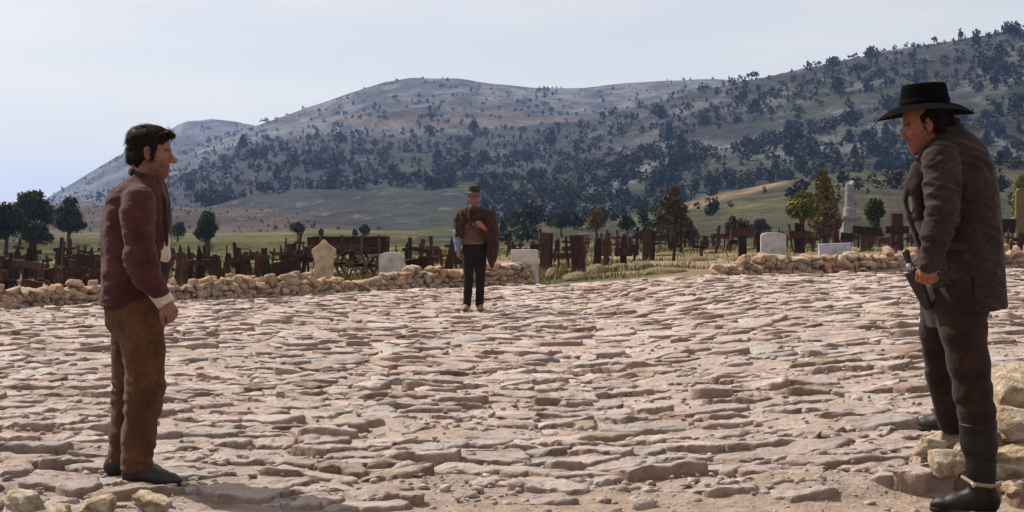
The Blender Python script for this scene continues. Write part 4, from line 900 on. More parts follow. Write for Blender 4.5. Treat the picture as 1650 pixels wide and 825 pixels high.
# ------------------------------------------------------------------ people: surfaces grown from distance fields, polygonised by surface nets
class Field:
    def __init__(s, lo, hi, h):
        s.lo = np.array(lo, float); s.h = h; s.n = np.ceil((np.array(hi) - s.lo)/h).astype(int) + 1
        s.ax = [s.lo[i] + h*np.arange(s.n[i]) for i in range(3)]
        s.F = np.full(tuple(s.n), 9.0, np.float32)
    def _box(s, lo, hi):
        i0 = np.clip(np.floor((np.array(lo) - s.lo)/s.h).astype(int), 0, s.n); i1 = np.clip(np.ceil((np.array(hi) - s.lo)/s.h).astype(int) + 1, 0, s.n)
        if np.any(i1 <= i0): return None
        sl = tuple(slice(a, b) for a, b in zip(i0, i1))
        return sl, s.ax[0][sl[0]][:, None, None], s.ax[1][sl[1]][None, :, None], s.ax[2][sl[2]][None, None, :]
    def _put(s, sl, d, k, op):
        a = s.F[sl]; d = d.astype(np.float32)
        if op == 'sub': a, d, sg = -a, d, -1
        elif op == 'and': a, d, sg = -a, -d, -1
        else: sg = 1
        if k > 0: h = np.clip(0.5 + 0.5*(d - a)/k, 0, 1); r = d*(1-h) + a*h - k*h*(1-h)
        else: r = np.minimum(a, d)
        s.F[sl] = sg*r
    def cone(s, a, b, ra, rb, k=0.02, op='add', flat=None):
        """round cone; flat=(axis vector, factor) squeezes the section along that axis"""
        a, b = np.array(a, float), np.array(b, float); m = max(ra, rb)*1.05 + k + 3*s.h
        q = s._box(np.minimum(a, b) - m, np.maximum(a, b) + m)
        if q is None: return s
        sl, X, Y, Z = q; ab = b - a; L2 = max(float(ab @ ab), 1e-9)
        dx, dy, dz = X - a[0], Y - a[1], Z - a[2]
        t = np.clip((dx*ab[0] + dy*ab[1] + dz*ab[2])/L2, 0, 1)
        ex, ey, ez = dx - t*ab[0], dy - t*ab[1], dz - t*ab[2]
        if flat is not None:
            v = np.array(flat[0], float); v /= np.linalg.norm(v); c = ex*v[0] + ey*v[1] + ez*v[2]; g = (1/flat[1] - 1)
            ex, ey, ez = ex + c*g*v[0], ey + c*g*v[1], ez + c*g*v[2]
        d = np.sqrt(ex*ex + ey*ey + ez*ez) - (ra + (rb - ra)*t)
        if flat is not None: d = d*(0.5 + 0.5*min(flat[1], 1))
        s._put(sl, d, k, op); return s
    def chain(s, pts, k=0.02, op='add', flat=None):
        for p, q in zip(pts[:-1], pts[1:]): s.cone(p[:3], q[:3], p[3], q[3], k, op, flat)
        return s
    def ell(s, c, r, k=0.02, rot=None, op='add', R_=None):
        c = np.array(c, float); r = np.array(r, float); m = r.max() + k + 3*s.h
        q = s._box(c - m, c + m)
        if q is None: return s
        sl, X, Y, Z = q; dx, dy, dz = X - c[0], Y - c[1], Z - c[2]
        if rot is not None:
            M = np.array(Matrix.Rotation(rot[1], 3, rot[0]).transposed()); dx, dy, dz = (M[i, 0]*dx + M[i, 1]*dy + M[i, 2]*dz for i in range(3))
        if R_ is not None: M = np.asarray(R_).T; dx, dy, dz = (M[i, 0]*dx + M[i, 1]*dy + M[i, 2]*dz for i in range(3))
        k0 = np.sqrt((dx/r[0])**2 + (dy/r[1])**2 + (dz/r[2])**2); k1 = np.sqrt((dx/r[0]**2)**2 + (dy/r[1]**2)**2 + (dz/r[2]**2)**2)
        s._put(sl, k0*(k0 - 1)/np.maximum(k1, 1e-6), k, op); return s
    def loft(s, rows, k=0.02, p=2.0, op='add', yaw=0.0):
        """rows (z, cx, cy, rx, ry): superelliptic sections stacked in z"""
        A = np.array(sorted(rows)); z0, z1 = A[0, 0], A[-1, 0]; m = max(A[:, 3].max(), A[:, 4].max()) + k + 4*s.h
        q = s._box((A[:, 1].min() - m, A[:, 2].min() - m, z0 - k - 4*s.h), (A[:, 1].max() + m, A[:, 2].max() + m, z1 + k + 4*s.h))
        if q is None: return s
        sl, X, Y, Z = q; zz = np.clip(Z.ravel(), z0, z1)
        def sp(col):   # smooth interpolation
            v = np.interp(zz, A[:, 0], A[:, col]); w = 0.012
            return (np.interp(np.clip(zz - w, z0, z1), A[:, 0], A[:, col]) + 2*v + np.interp(np.clip(zz + w, z0, z1), A[:, 0], A[:, col]))/4
        cx, cy, rx, ry = (sp(i)[None, None, :] for i in (1, 2, 3, 4))
        u, v = X - cx, Y - cy
        if yaw: c_, s_ = math.cos(yaw), math.sin(yaw); u, v = u*c_ + v*s_, -u*s_ + v*c_
        d = ((np.abs(u/rx)**p + np.abs(v/ry)**p)**(1/p) - 1)*np.minimum(rx, ry)
        d = np.maximum(d, np.maximum(z0 - Z, Z - z1))
        s._put(sl, np.broadcast_to(d, s.F[sl].shape), k, op); return s
    def box(s, c, half, k=0.0, R_=None, rnd=0.004, op='add'):
        c = np.array(c, float); half = np.array(half, float); m = np.linalg.norm(half) + k + 3*s.h
        q = s._box(c - m, c + m)
        if q is None: return s
        sl, X, Y, Z = q; dx, dy, dz = X - c[0], Y - c[1], Z - c[2]
        if R_ is not None: M = np.array(R_.transposed()); dx, dy, dz = (M[i, 0]*dx + M[i, 1]*dy + M[i, 2]*dz for i in range(3))
        qx, qy, qz = np.abs(dx) - half[0] + rnd, np.abs(dy) - half[1] + rnd, np.abs(dz) - half[2] + rnd
        d = np.sqrt(np.maximum(qx, 0)**2 + np.maximum(qy, 0)**2 + np.maximum(qz, 0)**2) + np.minimum(np.maximum(qx, np.maximum(qy, qz)), 0) - rnd
        s._put(sl, np.broadcast_to(d, s.F[sl].shape), k, op); return s
    def cut(s, point, normal):
        """removes what lies on the normal's side of a plane"""
        n = np.array(normal, float); n /= np.linalg.norm(n); p = np.array(point, float)
        d = (s.ax[0][:, None, None] - p[0])*n[0] + (s.ax[1][None, :, None] - p[1])*n[1] + (s.ax[2][None, None, :] - p[2])*n[2]
        s.F = np.maximum(s.F, d.astype(np.float32)); return s
    def displace(s, fn, band=0.03):
        ix = np.nonzero(np.abs(s.F) < band)
        P = [s.ax[i][ix[i]] for i in range(3)]
        s.F[ix] += fn(*P).astype(np.float32); return s
    def shell(s, t):
        """hollow out to a skin of thickness t"""
        s.F = np.maximum(s.F, -(s.F + t)).astype(np.float32); return s
    def net(s):
        F = s.F; F[0], F[-1], F[:, 0], F[:, -1], F[:, :, 0], F[:, :, -1] = 9, 9, 9, 9, 9, 9
        neg = F < 0; nx, ny, nz = F.shape
        c = np.zeros((nx-1, ny-1, nz-1), np.int8)
        offs = [(i, j, k) for i in (0, 1) for j in (0, 1) for k in (0, 1)]
        for i, j, k in offs: c += neg[i:nx-1+i, j:ny-1+j, k:nz-1+k]
        act = np.nonzero((c > 0) & (c < 8)); m = len(act[0])
        vid = np.full(c.shape, -1, np.int64); vid[act] = np.arange(m)
        val = np.stack([F[act[0]+i, act[1]+j, act[2]+k] for i, j, k in offs], 1).astype(float)
        acc = np.zeros((m, 3)); cnt = np.zeros(m)
        for a in range(8):
            for b in range(a+1, 8):
                da = np.array(offs[b]) - np.array(offs[a])
                if np.abs(da).sum() != 1: continue
                va, vb = val[:, a], val[:, b]; x = (va < 0) != (vb < 0); t = np.where(x, va/np.where(x, va - vb, 1), 0)
                acc += np.where(x[:, None], np.array(offs[a])[None] + t[:, None]*da[None], 0); cnt += x
        V = (np.stack(act, 1) + acc/cnt[:, None])*s.h + s.lo
        quads = []
        for axis in range(3):
            sh = [slice(1, -1)]*3; sh[axis] = slice(0, -1); sh2 = [slice(1, -1)]*3; sh2[axis] = slice(1, None)
            a = neg[tuple(sh)]; b = neg[tuple(sh2)]; e = np.nonzero(a != b); g = [x + (0 if i == axis else 1) for i, x in enumerate(e)]
            flip = a[e]; o1, o2 = [i for i in range(3) if i != axis]
            def cell(d1, d2):
                q = list(g); q[o1] = q[o1] - d1; q[o2] = q[o2] - d2; return vid[tuple(q)]
            Q = np.stack([cell(1, 1), cell(0, 1), cell(0, 0), cell(1, 0)], 1)
            if axis == 1: flip = ~flip
            Q[~flip] = Q[~flip][:, ::-1]; quads.append(Q)
        Q = np.concatenate(quads); return V, Q[(Q >= 0).all(1)]
    def mesh(s, name, col=None, smooth=True):
        V, Q = s.net()
        cols = None
        if col is not None: cols = col(V)
        return mesh_np(name, V, Q, smooth, cols)
def fold(P, M, seed, sharp=1.0):
    """creases: ridged noise in a stretched space"""
    x, y, z = (M[i][0]*P[0] + M[i][1]*P[1] + M[i][2]*P[2] for i in range(3))
    n = vnoise(x, y, z, seed); n2 = vnoise(x*2.1+3, y*2.1, z*2.1, seed+1)
    return -((0.32 - np.abs(n)) + 0.35*(0.32 - np.abs(n2)))      # crests stand out, the cloth between them lies hollow
def cloth_mat(name, c0, c1, c2, wale=None, rough=0.9, scale=9, bump=0.35, spec=0.15, sheen=0.05, dust=None):
    m, ns, ls, b = mat_new(name); tc = ns.new('ShaderNodeTexCoord')
    nz = node(ns, 'ShaderNodeTexNoise', Scale=scale, Detail=8, Roughness=0.65); ls.new(tc.outputs['Object'], nz.inputs['Vector'])
    rp = ramp(ns, [(0.28, c0), (0.5, c1), (0.74, c2)]); ls.new(nz.outputs['Fac'], rp.inputs[0])
    nf = node(ns, 'ShaderNodeTexNoise', Scale=70, Detail=6, Roughness=0.75); ls.new(tc.outputs['Object'], nf.inputs['Vector'])
    mf = node(ns, 'ShaderNodeMapRange'); mf.inputs[1].default_value = 0.33; mf.inputs[2].default_value = 0.67; mf.inputs[3].default_value = 0.74; mf.inputs[4].default_value = 1.28; ls.new(nf.outputs['Fac'], mf.inputs[0])
    vs_ = node(ns, 'ShaderNodeVectorMath', operation='SCALE'); ls.new(rp.outputs[0], vs_.inputs[0]); ls.new(mf.outputs[0], vs_.inputs['Scale']); ls.new(vs_.outputs[0], b.inputs['Base Color'])
    b.inputs['Roughness'].default_value = rough; b.inputs['Specular IOR Level'].default_value = spec
    b.inputs['Sheen Weight'].default_value = sheen; b.inputs['Sheen Roughness'].default_value = 0.5
    n2 = node(ns, 'ShaderNodeTexNoise', Scale=180, Detail=3, Roughness=0.6); ls.new(tc.outputs['Object'], n2.inputs['Vector'])
    bp = node(ns, 'ShaderNodeBump', Strength=bump, Distance=0.004); ls.new(n2.outputs['Fac'], bp.inputs['Height']); nrm = bp.outputs[0]
    n3 = node(ns, 'ShaderNodeTexNoise', Scale=22, Detail=5, Roughness=0.6); ls.new(tc.outputs['Object'], n3.inputs['Vector'])
    b3 = node(ns, 'ShaderNodeBump', Strength=0.4, Distance=0.012); ls.new(n3.outputs['Fac'], b3.inputs['Height']); ls.new(nrm, b3.inputs['Normal']); nrm = b3.outputs[0]
    if wale:
        wv = node(ns, 'ShaderNodeTexWave', Scale=wale, Distortion=1.2); wv.bands_direction = 'X'; wv.inputs['Detail Scale'].default_value = 0.6; ls.new(tc.outputs['Object'], wv.inputs['Vector'])
        bw = node(ns, 'ShaderNodeBump', Strength=0.3, Distance=0.003); ls.new(wv.outputs['Fac'], bw.inputs['Height']); ls.new(nrm, bw.inputs['Normal']); nrm = bw.outputs[0]
    ls.new(nrm, b.inputs['Normal']); return m
def skin_mat(name, tint):
    m, ns, ls, b = mat_new(name); tc = ns.new('ShaderNodeTexCoord'); at = node(ns, 'ShaderNodeAttribute', attribute_name='Col')
    nz = node(ns, 'ShaderNodeTexNoise', Scale=55, Detail=7, Roughness=0.7); ls.new(tc.outputs['Object'], nz.inputs['Vector'])
    rp = ramp(ns, [(0.32, tuple(0.55*t for t in tint)), (0.5, tint), (0.7, tuple(1.25*t for t in tint))]); ls.new(nz.outputs['Fac'], rp.inputs[0])
    mx = node(ns, 'ShaderNodeMixRGB', blend_type='MULTIPLY'); mx.inputs[0].default_value = 1; ls.new(rp.outputs[0], mx.inputs[1]); ls.new(at.outputs['Color'], mx.inputs[2]); ls.new(mx.outputs[0], b.inputs['Base Color'])
    b.inputs['Roughness'].default_value = 0.5; b.inputs['Specular IOR Level'].default_value = 0.35
    bp = node(ns, 'ShaderNodeBump', Strength=0.5, Distance=0.006); n2 = node(ns, 'ShaderNodeTexNoise', Scale=70, Detail=6); ls.new(tc.outputs['Object'], n2.inputs['Vector']); ls.new(n2.outputs['Fac'], bp.inputs['Height']); ls.new(bp.outputs[0], b.inputs['Normal'])
    return m
def leather_mat(name, c0, c1, rough=0.42, spec=0.5):
    return noise_mat(name, [(0.3, c0), (0.65, c1)], scale=14, detail=7, rough=rough, bump=0.35, bscale=60, bdist=0.006, spec=spec)
def hand(f, wrist, knuck, palm_n, curl, k=0.008, thumb_side=1, sc_=1.0):
    """palm from wrist to knuckles, four fingers of unequal length bent at two joints, thumb from the palm's side; palm_n is the direction the palm faces"""
    w, kn = np.array(wrist, float), np.array(knuck, float); ax = kn - w; L = np.linalg.norm(ax); ax /= L
    pn = np.array(palm_n, float); pn -= ax*(pn @ ax); pn /= np.linalg.norm(pn); side = np.cross(ax, pn)
    side *= thumb_side
    for q, o in enumerate((-0.026, -0.009, 0.009, 0.026)): f.cone(w + side*o*0.6*sc_, kn + side*o*sc_ - ax*0.004, 0.017*sc_, 0.0135*sc_, 0.018)
    lens = (0.074, 0.086, 0.081, 0.063)     # little finger sits away from the thumb
    for q, o in enumerate((0.029, 0.010, -0.009, -0.027)):
        p = kn + side*o*sc_; r = (0.0095, 0.0098, 0.0094, 0.0085)[q]*sc_; c = curl[q] if hasattr(curl, '__len__') else curl; th = 0.0
        for j, fr in enumerate((0.46, 0.31, 0.23)):
            th += c*(0.8, 1.0, 0.7)[j]; dn = ax*math.cos(th) + pn*math.sin(th)
            e = p + dn*lens[q]*fr*sc_; f.cone(p, e, r, r*0.93, 0.004); p, r = e, r*0.93
    b = w + ax*0.022*sc_ + side*0.026*sc_; m = b + (ax*0.028 + side*0.022 + pn*0.014)*sc_; e = m + (ax*0.034 + side*0.002 + pn*0.016)*sc_
    f.cone(w + ax*0.01 + side*0.01, b, 0.018*sc_, 0.016*sc_, 0.012); f.cone(b, m, 0.0145*sc_, 0.0115*sc_, 0.006); f.cone(m, e, 0.0112*sc_, 0.0095*sc_, 0.003)

class Head:
    """head in its own frame: forward, left, up"""
    def __init__(s, c, fwd, up):
        s.c = np.array(c, float); f = np.array(fwd, float); f /= np.linalg.norm(f); u = np.array(up, float); u -= f*(u @ f); u /= np.linalg.norm(u)
        s.f, s.u, s.l = f, u, np.cross(u, f); s.R = np.stack([s.f, s.l, s.u], 1)
    def P(s, f, l, u): return s.c + s.f*f + s.l*l + s.u*u
    def inv(s, V): return (V - s.c) @ s.R
    def E(s, fl, p, r, k=0.015, op='add'): fl.ell(s.P(*p), r, k, op=op, R_=s.R)
    def build(s, fl, nose=1.0, jaw=1.0):
        s.E(fl, (-.012, 0, .035), (.098, .075, .088), .01); s.E(fl, (.032, 0, -.030), (.060, .060, .085), .03)
        s.E(fl, (.036, 0, -.080), (.052*jaw, .050*jaw, .034), .025); fl.cone(s.P(.074, -.012, -.102), s.P(.074, .012, -.102), .021, .021, .018)
        fl.cone(s.P(.080, -.032, .020), s.P(.080, .032, .020), .011, .011, .014)
        for q in (-1, 1):
            s.E(fl, (.096, q*.031, -.001), (.017, .016, .011), .012, 'sub'); s.E(fl, (.064, q*.044, -.020), (.026, .019, .018), .02)
            s.E(fl, (.101, q*.0115, -.0345), (.011, .0075, .0075), .006)
            s.E(fl, (.078, q*.031, -.001), (.014, .014, .012), .004)
            s.E(fl, (-.006, q*.076, -.006), (.019, .0085, .031), .006); s.E(fl, (-.002, q*.085, -.004), (.009, .005, .017), .005, 'sub'); s.E(fl, (.0, q*.074, -.032), (.010, .007, .010), .006)
        fl.cone(s.P(.088, 0, .008), s.P(.108*nose, 0, -.026), .0095, .0135, .010); s.E(fl, (.112*nose, 0, -.031), (.0125, .012, .0105), .006)
        fl.cone(s.P(.089, -.017, -.0575), s.P(.089, .017, -.0575), .0085, .0085, .008); fl.cone(s.P(.0875, -.015, -.0700), s.P(.0875, .015, -.0700), .0088, .0088, .008)
        fl.cone(s.P(.100, -.022, -.0635), s.P(.100, .022, -.0635), .0032, .0032, .003, 'sub')
    def colours(s, V, skin=(1, 1, 1), stubble=0.45, moust=0.0):
        q = s.inv(V); c = np.tile(np.array(skin, float), (len(V), 1)); near = np.linalg.norm(V - s.c, axis=1) < 0.2
        st = near*stubble*sstep(.030, .058, -q[:, 2] + .012*(q[:, 0] < 0))*sstep(-.035, .02, q[:, 0])*(1 - .6*np.exp(-((q[:, 2]+.04)/.02)**2)*(q[:, 0] > .085))
        c = c*(1 - st[:, None]*np.array([.85, .95, 1.0]))
        m = near & (q[:, 2] < -.050) & (q[:, 2] > -.077) & (np.abs(q[:, 1]) < .021) & (q[:, 0] > .08); c[m] = np.array(skin)*np.array([.85, .55, .5])
        m = near & (q[:, 2] > .012) & (q[:, 2] < .027) & (np.abs(q[:, 1]) > .013) & (np.abs(q[:, 1]) < .05) & (q[:, 0] > .06); c[m] *= .28
        m = near & (np.abs(q[:, 2] + .001) < .0075) & (np.abs(np.abs(q[:, 1]) - .031) < .012) & (q[:, 0] > .07); c[m] *= np.array([.55, .5, .5])
        if moust: m = near & (q[:, 2] < -.040) & (q[:, 2] > -.056) & (np.abs(q[:, 1]) < .034) & (q[:, 0] > .07); c[m] *= 1 - moust
        m = near & (q[:, 2] > -.03) & (q[:, 2] < -.012) & (q[:, 0] > .05); c[m] *= np.array([1.12, .95, .92])
        return np.clip(c, 0.01, 2)
    def eyes(s, parent, mat):
        for q in (-1, 1):
            V, F_ = rock_np(1, 0, 0, 0.0); V = V/np.linalg.norm(V, axis=1)[:, None]*.0125
            o = link('eye', mesh_np('eye', V + s.P(.0795, q*.031, -.001), F_, True), mat, parent)

def strand_hair(parent, name, mesh, mat, hd, flow, n, length, width, seed, lift=.15, keep=None):
    """hair mass plus loose locks: thin tapered ribbons rooted on it and combed along the flow"""
    rng = np.random.default_rng(seed); V = np.empty(len(mesh.vertices)*3); mesh.vertices.foreach_get('co', V); V = V.reshape(-1, 3)
    N = np.empty(len(mesh.vertices)*3); mesh.vertices.foreach_get('normal', N); N = N.reshape(-1, 3)
    if keep is not None: k = keep(hd.inv(V)); V, N = V[k], N[k]
    i = rng.choice(len(V), n); p = V[i].copy() - N[i]*.003; nn = N[i]; fl = np.array([flow(q) for q in hd.inv(p)]) @ hd.R.T
    d = fl + rng.normal(0, .22, (n, 3)); d -= nn*(d*nn).sum(1, keepdims=True)*.9; d /= np.linalg.norm(d, axis=1)[:, None]
    L = length*rng.uniform(.5, 1.4, (n, 1)); pts = [p]; seg = 5
    lf = rng.uniform(0, lift*2, (n, 1))
    for j in range(seg):
        d = d + nn*(lf*.5 if j < 2 else -lf*.8) + rng.normal(0, .12, (n, 3)) - hd.u*.04; d /= np.linalg.norm(d, axis=1)[:, None]; pts.append(pts[-1] + d*L/seg)
    sd = np.cross(d, nn); sd /= np.linalg.norm(sd, axis=1)[:, None]; Vs = []
    for j, q in enumerate(pts):
        w = width*(1 - (j/seg)**2*.9); Vs += [q - sd*w, q + sd*w]
    Vs = np.stack(Vs, 1); m = Vs.shape[1]; Fq = []
    for j in range(seg): Fq.append(np.c_[np.arange(n)*m + 2*j, np.arange(n)*m + 2*j+1, np.arange(n)*m + 2*j+3, np.arange(n)*m + 2*j+2])
    o = link(name, mesh, mat, parent)
    tag(link('hair_locks', mesh_np('hair_locks', Vs.reshape(-1, 3), np.concatenate(Fq), True), mat, o), kind='stuff'); return o
# ------------------------------------------------------------------ the three men
M_eye = noise_mat('eye', [(0.3, (0.10, 0.08, 0.07)), (0.7, (0.2, 0.17, 0.15))], scale=40, rough=0.2, bump=0, spec=0.5)
M_hair = noise_mat('dark_brown_hair', [(0.3, (0.006, 0.003, 0.002)), (0.5, (0.012, 0.0065, 0.005)), (0.75, (0.028, 0.016, 0.011))], scale=60, detail=5, rough=0.6, bump=0.5, bscale=160, bdist=0.006, spec=0.06)
def person_map(Y0, px0):
    X0 = (px0 - CX)*Y0/F_PX
    def Q(px, py, dy=0.0):
        Y = Y0 + dy; return np.array([(px-CX)*Y/F_PX - X0, dy, CH - (py-HY)*Y/F_PX])
    return X0, Q
def c4(q, r): return (q[0], q[1], q[2], r)
def boot(parent, name, heel, toe, up_pts, mat, sole_mat, width=0.047, h=0.0058, heel_h=0.03, z0=None):
    """heel and toe: points on the ground; up_pts: chain (x,y,z,r) of the ankle and shaft"""
    heel, toe = np.array(heel, float), np.array(toe, float); d = toe - heel; L = np.linalg.norm(d[:2]); d = np.array([d[0], d[1], 0])/L; s = np.array([-d[1], d[0], 0]); up = np.array([0, 0, 1.0])
    P = lambda a, b, c: heel + d*a*L + s*b + up*c
    allp = np.array([P(0, 0, 0), P(1, 0, 0)] + [p[:3] for p in up_pts]); m = 0.13
    f = Field(allp.min(0) - m, allp.max(0) + m, h)
    f.chain(up_pts, 0.02)
    f.cone(P(.13, 0, .058), P(.38, 0, .058), .044, .043, .03); f.cone(P(.38, 0, .058), P(.62, 0, .046), .043, .040, .03); f.cone(P(.58, .004, .036), P(.84, .0, .030), width*.98, width*.82, .025, flat=(up, .80)); f.cone(P(.84, 0, .028), P(.94, 0, .026), width*.78, width*.48, .02, flat=(up, .80)); f.cone(P(.3, 0, .036), P(.65, 0, .030), .036, .043, .02)
    f.cone(P(.12, 0, .04), P(.4, 0, .045), .036, .034, .02)
    f.cut(P(0, 0, heel_h*.36), (0, 0, -1)); f.cut(np.array(up_pts[-1][:3]), np.array(up_pts[-1][:3]) - np.array(up_pts[-2][:3]))
    f.displace(lambda x, y, z: 0.0035*fold((x, y, z), np.diag([16, 16, 26]), 5))
    o = link(name, f.mesh(name), mat, parent)
    g = Field(np.minimum(P(0, 0, 0), P(1, 0, 0)) - 0.09, np.maximum(P(0, 0, 0), P(1, 0, 0)) + 0.09, h)
    g.cone(P(.55, 0, .012), P(.88, 0, .012), width*1.04, width*.80, .02); g.cone(P(.88, 0, .012), P(.965, 0, .012), width*.75, width*.38, .01); g.cone(P(.3, 0, .02), P(.6, 0, .014), .032, .042, .02)
    g.cone(P(.155, 0, .02), P(.23, 0, .02), .038, .037, .01)
    g.cut(P(0, 0, heel_h*.62), (0, 0, 1)); g.cut(P(0, 0, -.004), (0, 0, -1))
    g.box(P(.42, 0, -.02), (.105*L/.28, .08, .03), R_=Matrix(((d[0], s[0], 0), (d[1], s[1], 0), (0, 0, 1))), op='sub')
    link('sole', g.mesh('sole'), sole_mat, o)
    return o
def belt(parent, name, rows, z0, z1, mat, grow=0.006, h=0.006):
    A = np.array(sorted(rows)); zs = np.linspace(z0, z1, 3)
    r = [(z, *(np.interp(z, A[:, 0], A[:, i]) for i in (1, 2)), *(np.interp(z, A[:, 0], A[:, i]) + grow for i in (3, 4))) for z in zs]
    B = np.array(r); f = Field((B[:, 1].min()-B[:, 3].max()-.04, B[:, 2].min()-B[:, 4].max()-.04, z0-.03), (B[:, 1].max()+B[:, 3].max()+.04, B[:, 2].max()+B[:, 4].max()+.04, z1+.03), h)
    f.loft(r, 0); return link(name, f.mesh(name), mat, parent)

# ---- bareheaded man in brown corduroy, in profile
def man_left():
    Y0 = 6.63; X0, Q = person_map(Y0, 225)
    root = thing('person', 'bareheaded man in a brown corduroy jacket and trousers standing in profile, arm hanging', 'person', (X0, Y0, float(paving_z(X0, Y0)) + 0.004))
    M_jack = cloth_mat('brown_corduroy_jacket', (0.028, 0.0090, 0.0075), (0.052, 0.0165, 0.0135), (0.088, 0.030, 0.025), wale=100, sheen=0.08)
    M_coll = cloth_mat('dark_collar', (0.0126, 0.0070, 0.0056), (0.0224, 0.0119, 0.0091), (0.0385, 0.0210, 0.0168))
    M_trou = cloth_mat('rust_corduroy_trousers', (0.0396, 0.0151, 0.0065), (0.0720, 0.0288, 0.0115), (0.1152, 0.0504, 0.0216), wale=100, sheen=0.08)
    M_shirt = cloth_mat('off_white_shirt', (0.3400, 0.2600, 0.1900), (0.4800, 0.3800, 0.2900), (0.5800, 0.4900, 0.4000))
    M_vest = cloth_mat('dark_waistcoat', (0.0140, 0.0077, 0.0063), (0.0245, 0.0140, 0.0112), (0.0420, 0.0245, 0.0196))
    M_boot = leather_mat('dark_boot_leather', (0.012, 0.008, 0.007), (0.03, 0.021, 0.018), 0.5, 0.3); M_sole = leather_mat('boot_sole', (0.02, 0.013, 0.01), (0.05, 0.033, 0.025), 0.8, 0.2)
    M_skin = skin_mat('tanned_skin', (0.20, 0.082, 0.052))
    hd = Head(Q(244, 243, 0), (1, 0.10, -0.13), (0.13, 0, 1))
    # body: one surface
    f = Field((-.30, -.36, -.0), (.34, .36, 1.80), 0.0066)
    hd.build(f, nose=1.04, jaw=1.03)
    f.cone(hd.P(-.028, 0, -.05), Q(229, 300, 0), .056, .062, .03); f.cone(hd.P(.02, 0, -.07), Q(246, 300, 0), .036, .045, .03)
    f.loft([(Q(0, 490)[2], -.02, 0, .10, .13), (Q(0, 400)[2], -.01, 0, .10, .13), (Q(0, 330)[2], -.005, 0, .11, .15), (Q(0, 296)[2], .0, 0, .07, .09)], .04)
    f.chain([c4(Q(224, 325, -.17), .055), c4(Q(228, 420, -.21), .045), c4(Q(262, 478, -.205), .030)], .02)
    f.chain([c4(Q(228, 325, .17), .055), c4(Q(232, 420, .22), .045), c4(Q(262, 436, .13), .030)], .02)
    f.chain([c4(Q(222, 495, -.09), .08), c4(Q(232, 630, -.1), .058), c4(Q(220, 765, -.1), .04)], .03)
    f.chain([c4(Q(214, 495, .09), .08), c4(Q(203, 640, .12), .058), c4(Q(190, 750, .12), .04)], .03)
    hand(f, Q(265, 484, -.205), Q(277, 503, -.205), (-.45, .55, -.55), (.95, 1.05, 1.1, 1.15), thumb_side=-1)
    hand(f, Q(262, 436, .12), Q(272, 434, .05), (-1, 0, -.3), .7, thumb_side=1)
    link('body', f.mesh('body', lambda V: hd.colours(V, stubble=.5)), M_skin, root); hd.eyes(root, M_eye)
    # hair: swept back with a tuft over the brow
    f = Field(hd.c - .17, hd.c + .17, .004)
    hd.E(f, (-.016, 0, .042), (.099, .081, .090), .01); hd.E(f, (-.070, 0, -.022), (.046, .062, .060), .02); hd.E(f, (-.05, 0, .055), (.073, .075, .066), .02)
    f.cone(hd.P(.030, .0, .094), hd.P(.072, .0, .096), .034, .022, .02); f.cone(hd.P(.03, .035, .085), hd.P(.07, .03, .086), .024, .014, .02); f.cone(hd.P(.070, -.020, .100), hd.P(.096, -.016, .092), .015, .010, .008); hd.E(f, (.090, -.012, .086), (.020, .022, .017), .008); f.cone(hd.P(.072, .018, .097), hd.P(.098, .014, .083), .014, .007, .008); f.cone(hd.P(.05, -.045, .082), hd.P(.074, -.042, .072), .018, .008, .012)
    for q in (-1, 1):
        f.cone(hd.P(.020, q*.068, .045), hd.P(.022, q*.070, -.022), .020, .009, .012); hd.E(f, (-.005, q*.086, -.008), (.024, .02, .036), .01, 'sub')
        f.cone(hd.P(-.035, q*.060, -.02), hd.P(-.05, q*.05, -.065), .026, .018, .02)
    f.cut(hd.P(.062, 0, .060), hd.f*.75 - hd.u*.62) if False else None
    hd.E(f, (.108, 0, .0), (.062, .085, .076), .012, 'sub'); hd.E(f, (.06, 0, -.10), (.07, .1, .07), .01, 'sub')
    def strands(x, y, z):
        q = hd.inv(np.c_[x, y, z]); a = q[:, 0] + .5*q[:, 2]
        return .0035*(vnoise(q[:, 0]*30 + 24*q[:, 2], q[:, 1]*95, (q[:, 2] + .45*q[:, 0])*95, 3)) + .004*vnoise(q[:, 0]*18, q[:, 1]*30, q[:, 2]*34, 8)
    f.displace(strands); strand_hair(root, 'hair', f.mesh('hair'), M_hair, hd, lambda q: (-.1, -.2, .12) if q[0] > .065 else (-1.0, 0, .25 - 14*max(0, -q[0] - .03)) if q[2] > -.02 else (-.5, 0, -1.0), 2200, .036, .0015, 9, lift=.14, keep=lambda q: (q[:, 2] > -.06))
    # waistcoat and shirt
    f = Field((-.24, -.24, .70), (.30, .24, 1.50), .009)
    tor = [(Q(0, 492)[2], Q(214, 0)[0], 0, .122, .150), (Q(0, 455)[2], Q(222, 0)[0], 0, .138, .150), (Q(0, 425)[2], Q(227, 0)[0], 0, .146, .155), (Q(0, 370)[2], Q(227, 0)[0], 0, .136, .160), (Q(0, 320)[2], Q(231, 0)[0], 0, .116, .15), (Q(0, 296)[2], Q(238, 0)[0], 0, .07, .07)]
    f.loft(tor, .02); f.displace(lambda x, y, z: .005*fold((x, y, z), np.diag([9, 16, 7]), 21)); link('waistcoat', f.mesh('waistcoat'), M_vest, root)
    f = Field((.0, -.2, .80), (.34, .2, 1.5), .006)
    f.chain([c4(Q(250, 296, 0), .04), c4(Q(252, 340, 0), .045), c4(Q(256, 388, -.02), .048), c4(Q(257, 408, -.03), .048), c4(Q(248, 440, -.02), .045)], .02, flat=((0, 1, 0), 1.4))
    f.displace(lambda x, y, z: .006*fold((x, y, z), np.diag([10, 14, 16]), 22)); link('shirt', f.mesh('shirt'), M_shirt, root)
